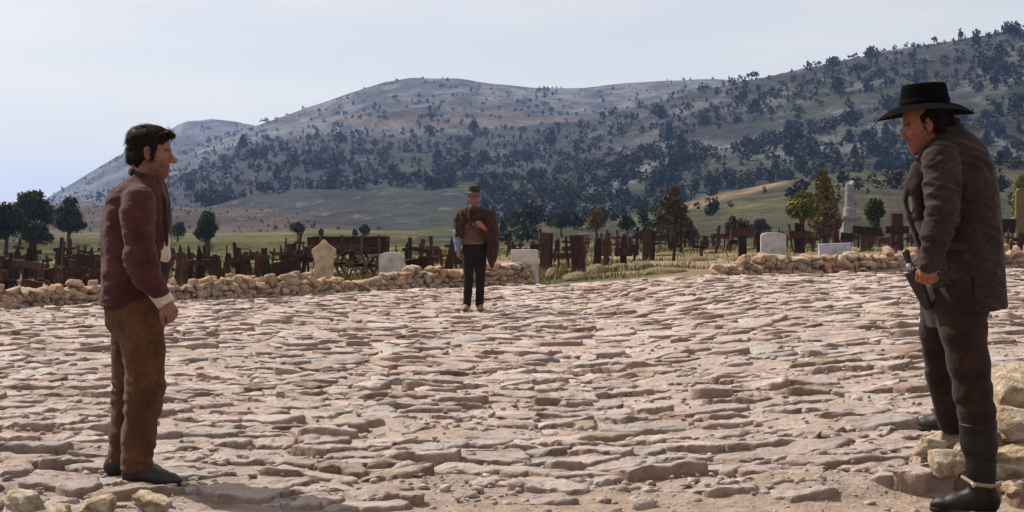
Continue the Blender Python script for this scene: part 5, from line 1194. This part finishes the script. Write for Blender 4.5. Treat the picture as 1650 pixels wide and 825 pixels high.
    f = Field(Q(262, 482, -.205) - .1, Q(262, 482, -.205) + .1, .004); f.cone(Q(252, 464, -.209), Q(268, 488, -.205), .047, .044, 0); f.displace(lambda x, y, z: .004*fold((x, y, z), np.diag([25, 25, 25]), 23)); f.cut(Q(268, 489, -.205), Q(268, 489, -.205) - Q(258, 474, -.205)); link('shirt_cuff', f.mesh('shirt_cuff'), M_shirt, root)
    # jacket
    f = Field((-.26, -.36, .80), (.28, .36, 1.56), .0058)
    rows = [(281, 213, 258, .075), (290, 200, 263, .11), (302, 186, 267, .165), (318, 176, 270, .195), (345, 170, 272, .20), (380, 168, 273, .19), (415, 168, 271, .178), (445, 167, 264, .175), (470, 166, 257, .18), (496, 163, 252, .185)]
    f.loft([(Q(0, y)[2], (Q(a, 0)[0] + Q(b, 0)[0])/2, 0, (Q(b, 0)[0] - Q(a, 0)[0])/2, ry) for y, a, b, ry in rows], 0, p=2.3)
    sl = [c4(Q(224, 322, -.185), .077), c4(Q(222, 345, -.21), .076), c4(Q(226, 415, -.235), .072), c4(Q(236, 440, -.232), .068), c4(Q(256, 468, -.211), .050)]
    f.chain(sl, .022)
    f.chain([c4(Q(228, 322, .185), .077), c4(Q(230, 415, .24), .070), c4(Q(258, 436, .14), .052)], .02)
    wr, el = Q(262, 478, -.208), Q(230, 425, -.234); f.cut(wr + (wr-el)*.0, wr - el) if False else None
    hz_ = Q(0, 492)[2]
    ax1 = nrm3(Q(226, 415, -.235) - Q(224, 322, -.2)); ax2 = nrm3(Q(262, 478, -.208) - Q(236, 440, -.232)); elb = Q(229, 428, -.235)
    def folds(x, y, z):
        arm = sstep(.115, .16, -y)
        de = np.sqrt((x-elb[0])**2 + (z-elb[2])**2)
        a = fold((x, y, z), np.array([[10, 6, 16], [4, 9, -5], [-6, 3, 26]]), 31)*(.008 + .014*np.exp(-(de/.10)**2))
        t = fold((x, y, z), np.array([[15, 4, 2], [0, 15, 0], [3, 0, 4.5]]), 33)*.013
        u = fold((x, y, z), np.array([[7, 2, 9], [0, 9, 0], [9, 0, -7]]), 35)*.008
        return a*arm + (t + u)*(1-arm)
    f.displace(folds); f.cut((0, 0, hz_), (-.05, 0, -1))
    # open front, lower corner cut back
    f.ell(Q(288, 462, 0), (.12, .17, .15), .02, op='sub')
    f.cone(Q(276, 330, 0), Q(278, 440, 0), .018, .045, .01, 'sub')
    link('jacket', f.mesh('jacket'), M_jack, root)
    f = Field((-.12, -.14, 1.10), (.26, .14, 1.60), .004)
    for s in (-1, 1):
        f.chain([c4(Q(213, 276, 0), .020), c4(Q(217, 277, s*.045), .021), c4(Q(232, 284, s*.078), .021), c4(Q(250, 296, s*.072), .021), c4(Q(262, 320, s*.070), .022), c4(Q(268, 360, s*.075), .016), c4(Q(269, 392, s*.08), .008)], .012, flat=((1, s*.9, .2), .55))
    f.displace(lambda x, y, z: .003*fold((x, y, z), np.diag([20, 20, 20]), 37)); link('collar', f.mesh('collar'), M_coll, root)
    # trousers
    f = Field((-.24, -.27, .02), (.22, .28, .95), .0072)
    f.loft([(Q(0, 478)[2], Q(214, 0)[0], 0, .125, .16), (Q(0, 500)[2], Q(218, 0)[0], 0, .140, .165), (Q(0, 522)[2], Q(220, 0)[0], 0, .135, .165), (Q(0, 545)[2], Q(222, 0)[0], 0, .10, .13)], .0)
    f.ell(Q(203, 508, -.06), (.09, .09, .10), .04); f.ell(Q(201, 510, .06), (.09, .09, .10), .04)
    f.chain([c4(Q(226, 510, -.09), .112), c4(Q(232, 560, -.1), .098), c4(Q(233, 618, -.105), .088), c4(Q(229, 650, -.105), .082), c4(Q(222, 700, -.105), .075), c4(Q(220, 752, -.105), .079)], .035)
    f.chain([c4(Q(212, 510, .09), .105), c4(Q(210, 570, .1), .09), c4(Q(204, 640, .12), .078), c4(Q(200, 700, .12), .074), c4(Q(198, 738, .12), .077)], .02)
    def tf(x, y, z):
        kn = np.exp(-((z - .43)/.09)**2) + .9*np.exp(-((z - .12)/.09)**2) + .5*np.exp(-((z-.74)/.08)**2)
        return fold((x, y, z), np.array([[7, 3, 8], [2, 8, 3], [6, 4, 30]]), 41)*(.004 + .011*kn) + .007*fold((x, y, z), np.diag([13, 13, 3]), 43)
    f.displace(tf); f.cut(Q(220, 757, -.1), (0.03, 0, -1)) 
    fc = f.F; ys = f.ax[1]; zc = Q(0, 743, .12)[2]
    d = np.maximum(zc - f.ax[2][None, None, :], 0.0*ys[None, :, None]); fc[:, ys > .02, :] = np.maximum(fc[:, ys > .02, :], (zc - f.ax[2])[None, None, :])
    link('trousers', f.mesh('trousers'), M_trou, root)
    belt(root, 'belt', [(Q(0, 478)[2], Q(214, 0)[0], 0, .128, .163), (Q(0, 500)[2], Q(218, 0)[0], 0, .142, .167)], Q(0, 497)[2], Q(0, 484)[2], M_coll)
    boot(root, 'boot', (*Q(197, 787, -.1)[:2], 0.0), (*Q(290, 787, -.13)[:2], 0.0), [c4(Q(219, 772, -.1) * (1, 1, 0) + (0, 0, .075), .046), c4(Q(218, 750, -.1), .05), c4(Q(219, 700, -.1), .052)], M_boot, M_sole)
    boot(root, 'boot', (*Q(168, 770, .12)[:2], 0.0), (*Q(258, 770, .16)[:2], 0.0), [c4(Q(190, 756, .12) * (1, 1, 0) + (0, 0, .075), .047), c4(Q(192, 735, .12), .052), c4(Q(196, 690, .12), .052)], M_boot, M_sole)
    return root
def nrm3(v): return v/max(np.linalg.norm(v), 1e-9)
man_left()

# ---- man in the black hat and long coat, seen from behind his left shoulder
def hat(parent, c, fwd, up, brim_r, crown_r, crown_h, mat, band_mat, droop=.03, curl=.0, ax=1.0, dent=0.0, taper=.93, h=.004, brim_curve=None):
    """c: centre of the hat's headline; brim with thickness, crown with flat or dented top, ribbon"""
    hd = Head(c, fwd, up); n = 56
    o = None
    def ringmesh(name, rings, close_top=False, close_bot=False):
        mb = MB(); vs = [p for r in rings for p in r]; m = len(rings)
        fs = [(i*n+q, i*n+(q+1) % n, (i+1)*n+(q+1) % n, (i+1)*n+q) for i in range(m-1) for q in range(n)]
        mb.add(vs, fs)
        if close_top: mb.f.append(tuple((m-1)*n+q for q in range(n)))
        return mb.mesh(name, True)
    def bz(a, t):   # height of the brim at angle a, fraction t from crown to edge
        z = -droop*t**1.5
        if brim_curve: z += brim_curve(a)*t**1.6
        return z
    top, bot = [], []
    for t in np.linspace(0, 1, 9):
        rr = crown_r*.96 + (brim_r - crown_r*.96)*t
        top.append([hd.P(rr*ax*math.cos(a), rr*math.sin(a), bz(a, t) + .004*(1-t**6)) for a in np.linspace(0, 2*math.pi, n, endpoint=False)])
        bot.append([hd.P(rr*ax*math.cos(a), rr*math.sin(a), bz(a, t) - .004*(1-t**6)) for a in np.linspace(0, 2*math.pi, n, endpoint=False)])
    rings = bot + top[::-1]
    prof = [(1.0, -.006), (1.0, .02), (1-(1-taper)*.5, crown_h*.5), (taper, crown_h*.84), (taper*.97, crown_h*.95), (taper*.90, crown_h), (taper*.70, crown_h*.985), (taper*.35, crown_h*.96), (.01, crown_h*.95)]
    crown = []
    for q, (k, z) in enumerate(prof):
        ring = []
        for a in np.linspace(0, 2*math.pi, n, endpoint=False):
            dz = -dent*math.exp(-(math.sin(a)*k/.35)**2)*(1 if q >= 5 else 0)
            sq = 1 - .10*dent/.02*max(0, math.cos(a))**3*sstep(.4, 1, z/crown_h)*abs(math.sin(a))**.5 if dent else 1
            ring.append(hd.P(crown_r*ax*k*math.cos(a), crown_r*k*sq*math.sin(a), z + dz))
        crown.append(ring)
    o = link('hat', ringmesh('hat', crown, True), mat, parent)
    link('hat_brim', ringmesh('hat_brim', rings), mat, o)
    band = [[hd.P(crown_r*ax*k*math.cos(a), crown_r*k*math.sin(a), z) for a in np.linspace(0, 2*math.pi, n, endpoint=False)] for k, z in ((1.012, .004), (1.016, .006), (1.012, .026), (.99, .027))]
    link('hat_band', ringmesh('hat_band', band), band_mat, o)
    return o
def man_right():
    Y0 = 5.98; X0, Q = person_map(Y0, 1550)
    root = thing('person', 'man in a wide black hat, brown coat and tall boots by the rock heap', 'person', (X0, Y0, float(land(np.array([X0]), np.array([Y0]))[0]) + 0.006))
    M_coat = cloth_mat('dark_brown_coat', (0.0149, 0.0081, 0.0074), (0.0279, 0.0161, 0.0143), (0.0465, 0.0285, 0.0248), sheen=0.06)
    M_trou = cloth_mat('dark_brown_trousers', (0.012, 0.0055, 0.0038), (0.022, 0.010, 0.007), (0.04, 0.02, 0.0145), sheen=0.05)
    M_vest = cloth_mat('grey_brown_waistcoat', (0.0280, 0.0210, 0.0210), (0.0525, 0.0406, 0.0385), (0.0770, 0.0630, 0.0595))
    M_felt = cloth_mat('black_felt', (0.0020, 0.0015, 0.0015), (0.0040, 0.0030, 0.0030), (0.0070, 0.0055, 0.0055), sheen=0.0, spec=0.02)
    M_ribbon = cloth_mat('black_ribbon', (0.0020, 0.0020, 0.0020), (0.0035, 0.0030, 0.0035), (0.0060, 0.0050, 0.0055), rough=0.8, spec=0.02, sheen=0.0)
    M_boot = leather_mat('black_boot_leather', (0.007, 0.0045, 0.004), (0.015, 0.010, 0.009), 0.5, 0.2); M_sole = leather_mat('black_boot_sole', (0.012, 0.01, 0.009), (0.03, 0.022, 0.018), 0.8, 0.2)
    M_skin = skin_mat('ruddy_skin', (0.24, 0.082, 0.046)); M_strap = leather_mat('tan_strap', (0.12, 0.08, 0.05), (0.25, 0.18, 0.12), 0.6, 0.3)
    M_steel = noise_mat('gun_steel', [(0.3, (0.25, 0.25, 0.27)), (0.7, (0.5, 0.5, 0.52))], scale=30, rough=0.3, bump=0.05, metal=1.0, spec=0.5)
    M_grip = leather_mat('gun_grip', (0.02, 0.012, 0.01), (0.06, 0.035, 0.025), 0.4, 0.5); M_hol = leather_mat('holster_leather', (0.012, 0.008, 0.008), (0.03, 0.02, 0.018), 0.5, 0.4)
    hd = Head(Q(1490, 196, 0), (-1, 0.20, -0.30), (-0.30, 0, 1))
    f = Field((-.36, -.36, .0), (.24, .62, 1.90), 0.0066)
    hd.build(f, nose=.95, jaw=1.0)
    f.cone(hd.P(-.03, 0, -.05), Q(1528, 238, 0), .054, .062, .03); f.cone(hd.P(.01, 0, -.07), Q(1508, 245, 0), .036, .045, .03)
    f.loft([(Q(0, 480)[2], -.02, 0, .10, .13), (Q(0, 380)[2], -.01, 0, .10, .13), (Q(0, 280)[2], -.03, 0, .11, .15), (Q(0, 240)[2], -.06, 0, .07, .09)], .04)
    f.chain([c4(Q(1517, 255, -.17), .055), c4(Q(1522, 335, -.21), .045), c4(Q(1500, 415, -.20), .030)], .02)
    f.chain([c4(Q(1517, 260, .17), .055), c4(Q(1530, 345, .23), .045), c4(Q(1500, 420, .20), .030)], .02)
    f.chain([c4(Q(1548, 470, -.09), .08), c4(Q(1570, 620, -.1), .058), c4(Q(1582, 765, -.1), .04)], .03)
    f.chain([c4(Q(1520, 470, .09), .07), c4(Q(1514, 530, .19), .055), c4(Q(1517, 600, .32), .045), c4(Q(1532, 670, .45), .035)], .03)
    hand(f, Q(1499, 420, -.205), Q(1495, 441, -.205), (.55, .75, 0), (.8, .95, 1.0, 1.1), thumb_side=-1, sc_=.98)
    hand(f, Q(1500, 425, .20), Q(1496, 446, .20), (.5, -.8, 0), .7, thumb_side=1)
    link('body', f.mesh('body', lambda V: hd.colours(V, stubble=.35, moust=.6)), M_skin, root); hd.eyes(root, M_eye)
    f = Field(hd.c - .17, hd.c + .17, .004)
    hd.E(f, (-.026, 0, .030), (.092, .083, .080), .01); hd.E(f, (-.078, 0, -.030), (.046, .064, .062), .02)
    for q in (-1, 1):
        f.cone(hd.P(.012, q*.066, .03), hd.P(.018, q*.067, -.022), .014, .006, .012); hd.E(f, (-.005, q*.086, -.008), (.024, .02, .036), .01, 'sub'); f.cone(hd.P(-.045, q*.058, -.02), hd.P(-.065, q*.05, -.075), .028, .02, .02)
    hd.E(f, (.105, 0, .0), (.062, .085, .085), .015, 'sub'); hd.E(f, (.05, 0, -.11), (.07, .1, .075), .01, 'sub')
    def strands(x, y, z):
        q = hd.inv(np.c_[x, y, z]); return .008*vnoise(q[:, 0]*60, q[:, 1]*60, q[:, 2]*18, 3) + .006*vnoise(q[:, 0]*30, q[:, 1]*30, q[:, 2]*12, 8)
    f.displace(strands); strand_hair(root, 'hair', f.mesh('hair'), M_hair, hd, lambda q: (-.6, 0, -1.0), 900, .045, .0016, 10, keep=lambda q: (q[:, 2] < .05))
    hat(root, Q(1489, 167, 0), (-1, .20, -.06), (-.04, 0, 1), .193, .100, .094, M_felt, M_ribbon, droop=.034, ax=1.06, taper=.90, brim_curve=lambda a: -.018*math.cos(2*a)*.6 - .006)
    # waistcoat
    f = Field((-.30, -.22, .75), (.22, .24, 1.62), .009)
    f.loft([(Q(0, 480)[2], Q(1545, 0)[0], 0, .13, .15), (Q(0, 400)[2], Q(1540, 0)[0], 0, .150, .15), (Q(0, 340)[2], Q(1530, 0)[0], 0, .165, .15), (Q(0, 290)[2], Q(1525, 0)[0], 0, .155, .15), (Q(0, 240)[2], Q(1515, 0)[0], 0, .07, .08)], .02)
    f.displace(lambda x, y, z: .005*fold((x, y, z), np.diag([12, 12, 12]), 51)); link('waistcoat', f.mesh('waistcoat'), M_vest, root)
    # coat
    f = Field((-.36, -.36, .78), (.28, .36, 1.74), .0058)
    rows = [(192, 1512, 1542, .045), (203, 1506, 1553, .07), (216, 1500, 1566, .12), (234, 1488, 1581, .175), (262, 1478, 1593, .195), (300, 1476, 1601, .20), (345, 1484, 1606, .19), (395, 1496, 1610, .185), (440, 1506, 1613, .19), (470, 1512, 1615, .195), (500, 1516, 1618, .20)]
    f.loft([(Q(0, y)[2], (Q(a, 0)[0] + Q(b, 0)[0])/2, 0, (Q(b, 0)[0] - Q(a, 0)[0])/2, ry) for y, a, b, ry in rows], 0, p=2.3)
    f.chain([c4(Q(1515, 254, -.18), .078), c4(Q(1517, 285, -.205), .075), c4(Q(1519, 335, -.225), .068), c4(Q(1509, 375, -.22), .061), c4(Q(1498, 420, -.208), .048)], .020)
    f.chain([c4(Q(1517, 258, .185), .083), c4(Q(1530, 345, .24), .074), c4(Q(1502, 415, .205), .048)], .02)
    # front edge standing open like a sail
    f.chain([c4(Q(1490, 240, -.06), .020), c4(Q(1472, 270, -.07), .018), c4(Q(1461, 296, -.06), .016), c4(Q(1457, 318, -.05), .015), c4(Q(1463, 345, -.05), .015), c4(Q(1476, 378, -.06), .018), c4(Q(1492, 420, -.09), .022)], .012, flat=((1, 0, .3), .55))
    f.chain([c4(Q(1490, 262, -.09), .03), c4(Q(1478, 300, -.09), .022), c4(Q(1480, 345, -.09), .02)], .03)
    elb = Q(1520, 338, -.235)
    def folds(x, y, z):
        arm = sstep(.115, .16, -y); de = np.sqrt((x-elb[0])**2 + (z-elb[2])**2)
        a = fold((x, y, z), np.array([[9, 5, 13], [4, 9, -5], [8, 3, 26]]), 61)*(.010 + .014*np.exp(-(de/.12)**2)) + .008*fold((x, y, z), np.array([[14, 3, -9], [3, 9, 2], [-9, 4, 17]]), 64)
        t = fold((x, y, z), np.array([[8, 3, 1.0], [0, 8, 0], [1.5, 0, 2.0]]), 63)*.010
        return a*arm + t*(1-arm)
    f.displace(folds)
    f.cut((0, 0, Q(0, 497)[2]), (.12, 0, -1))
    f.ell(Q(1474, 480, 0), (.085, .30, .13), .015, op='sub')     # skirts swept back from the front
    # back vent
    f.box(Q(1572, 478, -.21), (.004, .05, .09), op='sub')
    link('coat', f.mesh('coat'), M_coat, root)
    f = Field(Q(1527, 205) - .22, Q(1527, 205) + .22, .004)
    for s in (-1, 1): f.chain([c4(Q(1540, 196, 0), .022), c4(Q(1537, 200, s*.05), .023), c4(Q(1521, 212, s*.078), .023), c4(Q(1504, 228, s*.075), .022), c4(Q(1490, 250, s*.07), .020)], .012, flat=((1, -s*.9, -.2), .55))
    link('collar', f.mesh('collar'), M_coat, root)
    f = Field(Q(1538, 395, -.2) - .13, Q(1538, 395, -.2) + .13, .004); f.box(Q(1538, 393, -.195), (.055, .010, .014), R_=Matrix.Rotation(.1, 3, 'Y'), rnd=.006); link('pocket_flap', f.mesh('pocket_flap'), M_coat, root)
    # trousers
    f = Field((-.30, -.28, .16), (.24, .62, 1.0), .0072)
    f.loft([(Q(0, 455)[2], Q(1545, 0)[0], 0, .14, .16), (Q(0, 490)[2], Q(1545, 0)[0], .01, .145, .165), (Q(0, 525)[2], Q(1540, 0)[0], .02, .10, .13)], 0)
    f.chain([c4(Q(1553, 480, -.09), .104), c4(Q(1553, 530, -.105), .094), c4(Q(1561, 580, -.11), .085), c4(Q(1570, 630, -.11), .078), c4(Q(1576, 662, -.11), .074), c4(Q(1577, 690, -.11), .066)], .03)
    f.chain([c4(Q(1522, 470, .08), .105), c4(Q(1513, 530, .19), .080), c4(Q(1516, 600, .32), .066), c4(Q(1530, 660, .44), .060), c4(Q(1534, 678, .45), .058)], .02)
    def tf(x, y, z):
        kn = np.exp(-((z - .52)/.10)**2) + .6*np.exp(-((z-.82)/.08)**2)
        return fold((x, y, z), np.array([[7, 3, 8], [2, 8, 3], [-6, 4, 26]]), 71)*(.001 + .006*kn) + .005*fold((x, y, z), np.diag([12, 12, 2.5]), 73)
    f.displace(tf); link('trousers', f.mesh('trousers'), M_trou, root)
    # boots: the near one flat on the dust, the other up on a rock
    b1 = boot(root, 'boot', (*Q(1611, 818, -.10)[:2], 0.0), (*Q(1503, 818, -.02)[:2], 0.0), [c4(Q(1586, 790, -.1)*(1, 1, 0) + (0, 0, .085), .053), c4(Q(1583, 750, -.1), .060), c4(Q(1580, 710, -.105), .075), c4(Q(1577, 676, -.11), .080)], M_boot, M_sole)
    zb = Q(0, 699, .45)[2]
    b2 = boot(root, 'boot', (*Q(1552, 699, .45)[:2], zb), (*Q(1484, 699, .66)[:2], zb), [c4(Q(1536, 680, .45), .055), c4(Q(1533, 668, .45), .060), c4(Q(1528, 640, .41), .064)], M_boot, M_sole)
    st = Field(Q(1580, 785, -.1) - .14, Q(1580, 785, -.1) + .14, .004)
    for s in (-1, 1): st.chain([c4(Q(1614, 779, -.1), .008), c4(Q(1600, 781, -.1 + s*.055), .009), c4(Q(1572, 778, -.1 + s*.062), .009), c4(Q(1553, 766, -.09), .008)], .004, flat=((0, 1, 0), .5))
    link('spur_strap', st.mesh('spur_strap'), M_strap, root)
    bk = Field(Q(1570, 778, -.165) - .04, Q(1570, 778, -.165) + .04, .003); bk.ell(Q(1571, 779, -.168), (.012, .006, .012), 0); link('spur_button', bk.mesh('spur_button'), M_steel, root)
    # gun belt, holster, pistol at the front of the right hip
    belt(root, 'gun_belt', [(Q(0, 470)[2], Q(1540, 0)[0], .0, .135, .150), (Q(0, 410)[2], Q(1538, 0)[0], .0, .135, .150)], Q(0, 446)[2], Q(0, 432)[2], M_hol)
    a, b = Q(1469, 432, -.05), Q(1494, 488, -.05); f = Field(np.minimum(a, b) - .1, np.maximum(a, b) + .1, .004)
    f.cone(a, b, .036, .023, 0, flat=((0, 1, 0), .6)); f.cone(Q(1474, 440, -.05), Q(1496, 436, -.03), .022, .02, .015); f.cut(a, a - b); link('holster', f.mesh('holster'), M_hol, root)
    g = Field(Q(1466, 420, -.05) - .1, Q(1466, 420, -.05) + .1, .003)
    g.chain([c4(Q(1473, 440, -.05), .014), c4(Q(1467, 424, -.05), .016)], .006); g.ell(Q(1467, 427, -.05), (.02, .018, .022), .004); link('pistol_frame', g.mesh('pistol_frame'), M_steel, root)
    g = Field(Q(1462, 410, -.05) - .09, Q(1462, 410, -.05) + .09, .003); g.chain([c4(Q(1467, 424, -.05), .012), c4(Q(1462, 412, -.05), .0135), c4(Q(1460, 404, -.05), .017)], .006, flat=((0, 1, 0), .8)); link('pistol_grip', g.mesh('pistol_grip'), M_grip, root)
    return root
man_right()

# ---- man in the poncho, facing the others across the circle
def man_middle():
    Y0 = 20.95; X0, Q = person_map(Y0, 764)
    root = thing('person', 'man in a brown poncho, flat brimmed hat and black trousers standing alone before the wall', 'person', (X0, Y0, float(paving_z(X0, Y0)) + 0.012))
    M_pon = cloth_mat('brown_poncho', (0.016, 0.006, 0.005), (0.03, 0.012, 0.009), (0.06, 0.028, 0.02), scale=14, sheen=0.06)
    M_vest = cloth_mat('tan_sheepskin_waistcoat', (0.04, 0.02, 0.013), (0.07, 0.036, 0.024), (0.12, 0.07, 0.048))
    M_shirt = cloth_mat('blue_grey_shirt', (0.08, 0.09, 0.12), (0.13, 0.15, 0.20), (0.19, 0.22, 0.28))
    M_under = cloth_mat('grey_shirt_front', (0.0700, 0.0630, 0.0700), (0.1190, 0.1120, 0.1260), (0.1680, 0.1610, 0.1750))
    M_trou = cloth_mat('black_trousers', (0.006, 0.0042, 0.0036), (0.011, 0.008, 0.007), (0.02, 0.015, 0.013))
    M_hat = cloth_mat('brown_felt', (0.0210, 0.0112, 0.0084), (0.0385, 0.0210, 0.0154), (0.0595, 0.0350, 0.0252)); M_band = leather_mat('hat_band', (0.012, 0.007, 0.006), (0.03, 0.018, 0.014))
    M_boot = leather_mat('tan_boot_leather', (0.12, 0.06, 0.03), (0.26, 0.15, 0.08), 0.6, 0.3); M_sole = leather_mat('tan_boot_sole', (0.05, 0.03, 0.02), (0.09, 0.05, 0.035), 0.8, 0.2)
    M_belt = leather_mat('brown_belt', (0.05, 0.022, 0.012), (0.11, 0.05, 0.028)); M_skin = skin_mat('weathered_skin', (0.24, 0.095, 0.055))
    hd = Head(Q(764, 320, 0), (0.05, -1, -0.02), (0, 0, 1))
    f = Field((-.40, -.26, .0), (.42, .22, 1.94), .009)
    hd.build(f); f.cone(hd.P(-.02, 0, -.06), Q(764, 342, .01), .056, .062, .03)
    f.loft([(Q(0, 395)[2], 0, 0, .13, .10), (Q(0, 360)[2], 0, 0, .14, .11), (Q(0, 342)[2], 0, 0, .15, .09), (Q(0, 333)[2], 0, 0, .08, .07)], .04)
    f.chain([c4(Q(743, 343, 0), .05), c4(Q(736, 375, 0), .045), c4(Q(738, 402, -.05), .032)], .02)
    f.chain([c4(Q(787, 343, 0), .05), c4(Q(795, 376, -.05), .045), c4(Q(778, 366, -.17), .032)], .02)
    f.chain([c4(Q(757, 395, 0), .08), c4(Q(755, 442, -.01), .058), c4(Q(753, 490, 0), .04)], .03)
    f.chain([c4(Q(773, 395, 0), .08), c4(Q(773, 442, -.01), .058), c4(Q(772, 490, 0), .04)], .03)
    hand(f, Q(738, 404, -.05), Q(738.5, 412, -.06), (1, .2, 0), (.4, .5, .55, .6), thumb_side=1)
    hand(f, Q(778, 365, -.18), Q(772, 359, -.20), (-.3, 1, -.3), (.7, .8, .9, 1), thumb_side=1)
    link('body', f.mesh('body', lambda V: hd.colours(V, stubble=.45)), M_skin, root); hd.eyes(root, M_eye)
    f = Field(hd.c - .17, hd.c + .17, .006); hd.E(f, (-.026, 0, .030), (.092, .084, .075), .01); hd.E(f, (-.07, 0, -.025), (.046, .064, .06), .02)
    hd.E(f, (.105, 0, .0), (.07, .09, .095), .01, 'sub'); f.displace(lambda x, y, z: .006*vnoise(x*60, y*60, z*20, 3)); link('hair', f.mesh('hair'), M_hair, root)
    hat(root, Q(764, 312.5, 0), (0.05, -1, 0), (0, 0, 1), .195, .098, .125, M_hat, M_band, droop=.0, ax=1.10, dent=.018, taper=.88, brim_curve=lambda a: .030*math.sin(a)**2 - .012)
    # trousers, boots, belt
    f = Field((-.26, -.22, .03), (.26, .22, 1.10), .009)
    f.loft([(Q(0, 388)[2], 0, 0, .175, .12), (Q(0, 400)[2], 0, 0, .18, .12), (Q(0, 412)[2], 0, 0, .16, .10)], 0)
    f.chain([c4(Q(756, 402, 0), .100), c4(Q(755, 425, 0), .092), c4(Q(755, 450, -.02), .074), c4(Q(754, 470, 0), .066), c4(Q(752.5, 490, 0), .062)], .02)
    f.chain([c4(Q(773, 402, 0), .100), c4(Q(774, 425, 0), .092), c4(Q(774, 450, -.02), .074), c4(Q(773.5, 470, 0), .066), c4(Q(772.5, 490, 0), .062)], .02)
    f.displace(lambda x, y, z: fold((x, y, z), np.array([[8, 3, 6], [2, 8, 3], [5, 4, 20]]), 81)*.006 + .006*fold((x, y, z), np.diag([14, 14, 3]), 83)); link('trousers', f.mesh('trousers'), M_trou, root)
    boot(root, 'boot', (Q(753, 500)[0], .09, 0), (Q(751, 500)[0] - .03, -.19, 0), [c4(Q(752.5, 490, 0)*(1, 0, 0) + (0, .04, .09), .048), (Q(752.5, 490, 0)[0], .02, .2, .055)], M_boot, M_sole, h=.006)
    boot(root, 'boot', (Q(772, 500)[0], .09, 0), (Q(773, 500)[0] + .03, -.19, 0), [c4(Q(772.5, 490, 0)*(1, 0, 0) + (0, .04, .09), .048), (Q(772.5, 490, 0)[0], .02, .2, .055)], M_boot, M_sole, h=.006)
    belt(root, 'belt', [(Q(0, 396)[2], 0, 0, .188, .134), (Q(0, 384)[2], 0, 0, .18, .13)], Q(0, 393.5)[2], Q(0, 388)[2], M_belt)
    # shirt, sleeve, waistcoat
    f = Field((-.30, -.22, .92), (.30, .2, 1.62), .011)
    f.loft([(Q(0, 392)[2], 0, 0, .17, .12), (Q(0, 375)[2], 0, 0, .18, .125), (Q(0, 350)[2], 0, 0, .19, .125), (Q(0, 338)[2], 0, 0, .17, .10), (Q(0, 331)[2], 0, 0, .07, .07)], .02, p=2.3)
    f.displace(lambda x, y, z: .008*fold((x, y, z), np.diag([14, 14, 7]), 85)); link('shirt', f.mesh('shirt'), M_under, root)
    f = Field((-.40, -.22, .80), (-.15, .2, 1.6), .006)
    f.chain([c4(Q(739, 362, 0), .055), c4(Q(736.5, 374, 0), .062), c4(Q(737.5, 390, -.02), .056), c4(Q(738, 403, -.05), .048)], .02)
    f.displace(lambda x, y, z: .009*fold((x, y, z), np.diag([10, 10, 20]), 86)); link('shirt_sleeve', f.mesh('shirt_sleeve'), M_shirt, root)
    f = Field((-.32, -.26, .92), (.32, .22, 1.62), .009)
    f.loft([(Q(0, 391)[2], 0, 0, .185, .135), (Q(0, 372)[2], 0, 0, .195, .142), (Q(0, 345)[2], 0, 0, .20, .138), (Q(0, 334)[2], 0, 0, .12, .10)], .02, p=2.3)
    f.displace(lambda x, y, z: .008*fold((x, y, z), np.diag([12, 12, 10]), 87))
    f.cone(Q(763, 340, -.16), Q(763, 372, -.17), .075, .035, .01, 'sub'); f.cone(Q(763, 372, -.17), Q(763, 391, -.17), .035, .022, .01, 'sub'); link('waistcoat', f.mesh('waistcoat'), M_vest, root)
    for y in (376, 382, 387):
        b = Field(Q(765, y, -.14) - .03, Q(765, y, -.14) + .03, .003); b.ell(Q(766.5, y, -.142), (.011, .008, .011), 0); link('button', b.mesh('button'), M_belt, root)
    # poncho: over the shoulders, thrown back on one side, hanging in a point on the other
    f = Field((-.46, -.34, .55), (.50, .30, 1.72), .008)
    f.loft([(Q(0, 333)[2], 0, .02, .11, .10), (Q(0, 337)[2], 0, .02, .22, .13), (Q(0, 342)[2], 0.0, .02, .27, .145), (Q(0, 352)[2], 0.0, .02, .305, .165), (Q(0, 366)[2], .0, .02, .325, .18), (Q(0, 385)[2], .01, .02, .325, .18)], 0, p=2.2)
    f.loft([(Q(0, 340)[2], .22, .0, .10, .14), (Q(0, 352)[2], .245, -.01, .105, .165), (Q(0, 375)[2], .265, -.02, .115, .175), (Q(0, 395)[2], .275, -.02, .11, .165), (Q(0, 412)[2], .275, -.02, .085, .14), (Q(0, 424)[2], .27, -.03, .05, .09), (Q(0, 432)[2], .268, -.04, .018, .03)], .03)
    f.displace(lambda x, y, z: fold((x, y, z), np.array([[16, 5, 2], [3, 12, 1], [2, 2, 3]]), 91)*.020 + .006*fold((x, y, z), np.diag([8, 8, 14]), 92))
    f.cone(Q(757, 368, -.25), Q(764, 395, -.25), .13, .24, .015, 'sub', flat=((0, 1, 0), 1.5)); f.cone(Q(770, 364, -.28), Q(771, 372, -.28), .095, .16, .015, 'sub')
    f.cone(Q(742, 393, -.1), Q(744, 412, -.1), .12, .22, .02, 'sub'); f.cone(Q(732, 398, .1), Q(740, 418, .1), .14, .25, .02, 'sub')
    link('poncho', f.mesh('poncho'), M_pon, root)
    return root
man_middle()
# ------------------------------------------------------------------ the air
hz_m = bpy.data.materials.new('haze'); hz_m.use_nodes = True
hn, hl = hz_m.node_tree.nodes, hz_m.node_tree.links; hn.clear()
ho = hn.new('ShaderNodeOutputMaterial'); hv_ = hn.new('ShaderNodeVolumePrincipled')
hv_.inputs['Color'].default_value = (0.30, 0.50, 1.0, 1); hv_.inputs['Density'].default_value = 0.00017; hv_.inputs['Anisotropy'].default_value = 0.2
hl.new(hv_.outputs[0], ho.inputs['Volume'])
mb = MB(); mb.box((0, 1100, 72), (5600, 6000, 176))
haze = tag(link('haze', mb.mesh('haze'), hz_m), kind='stuff')
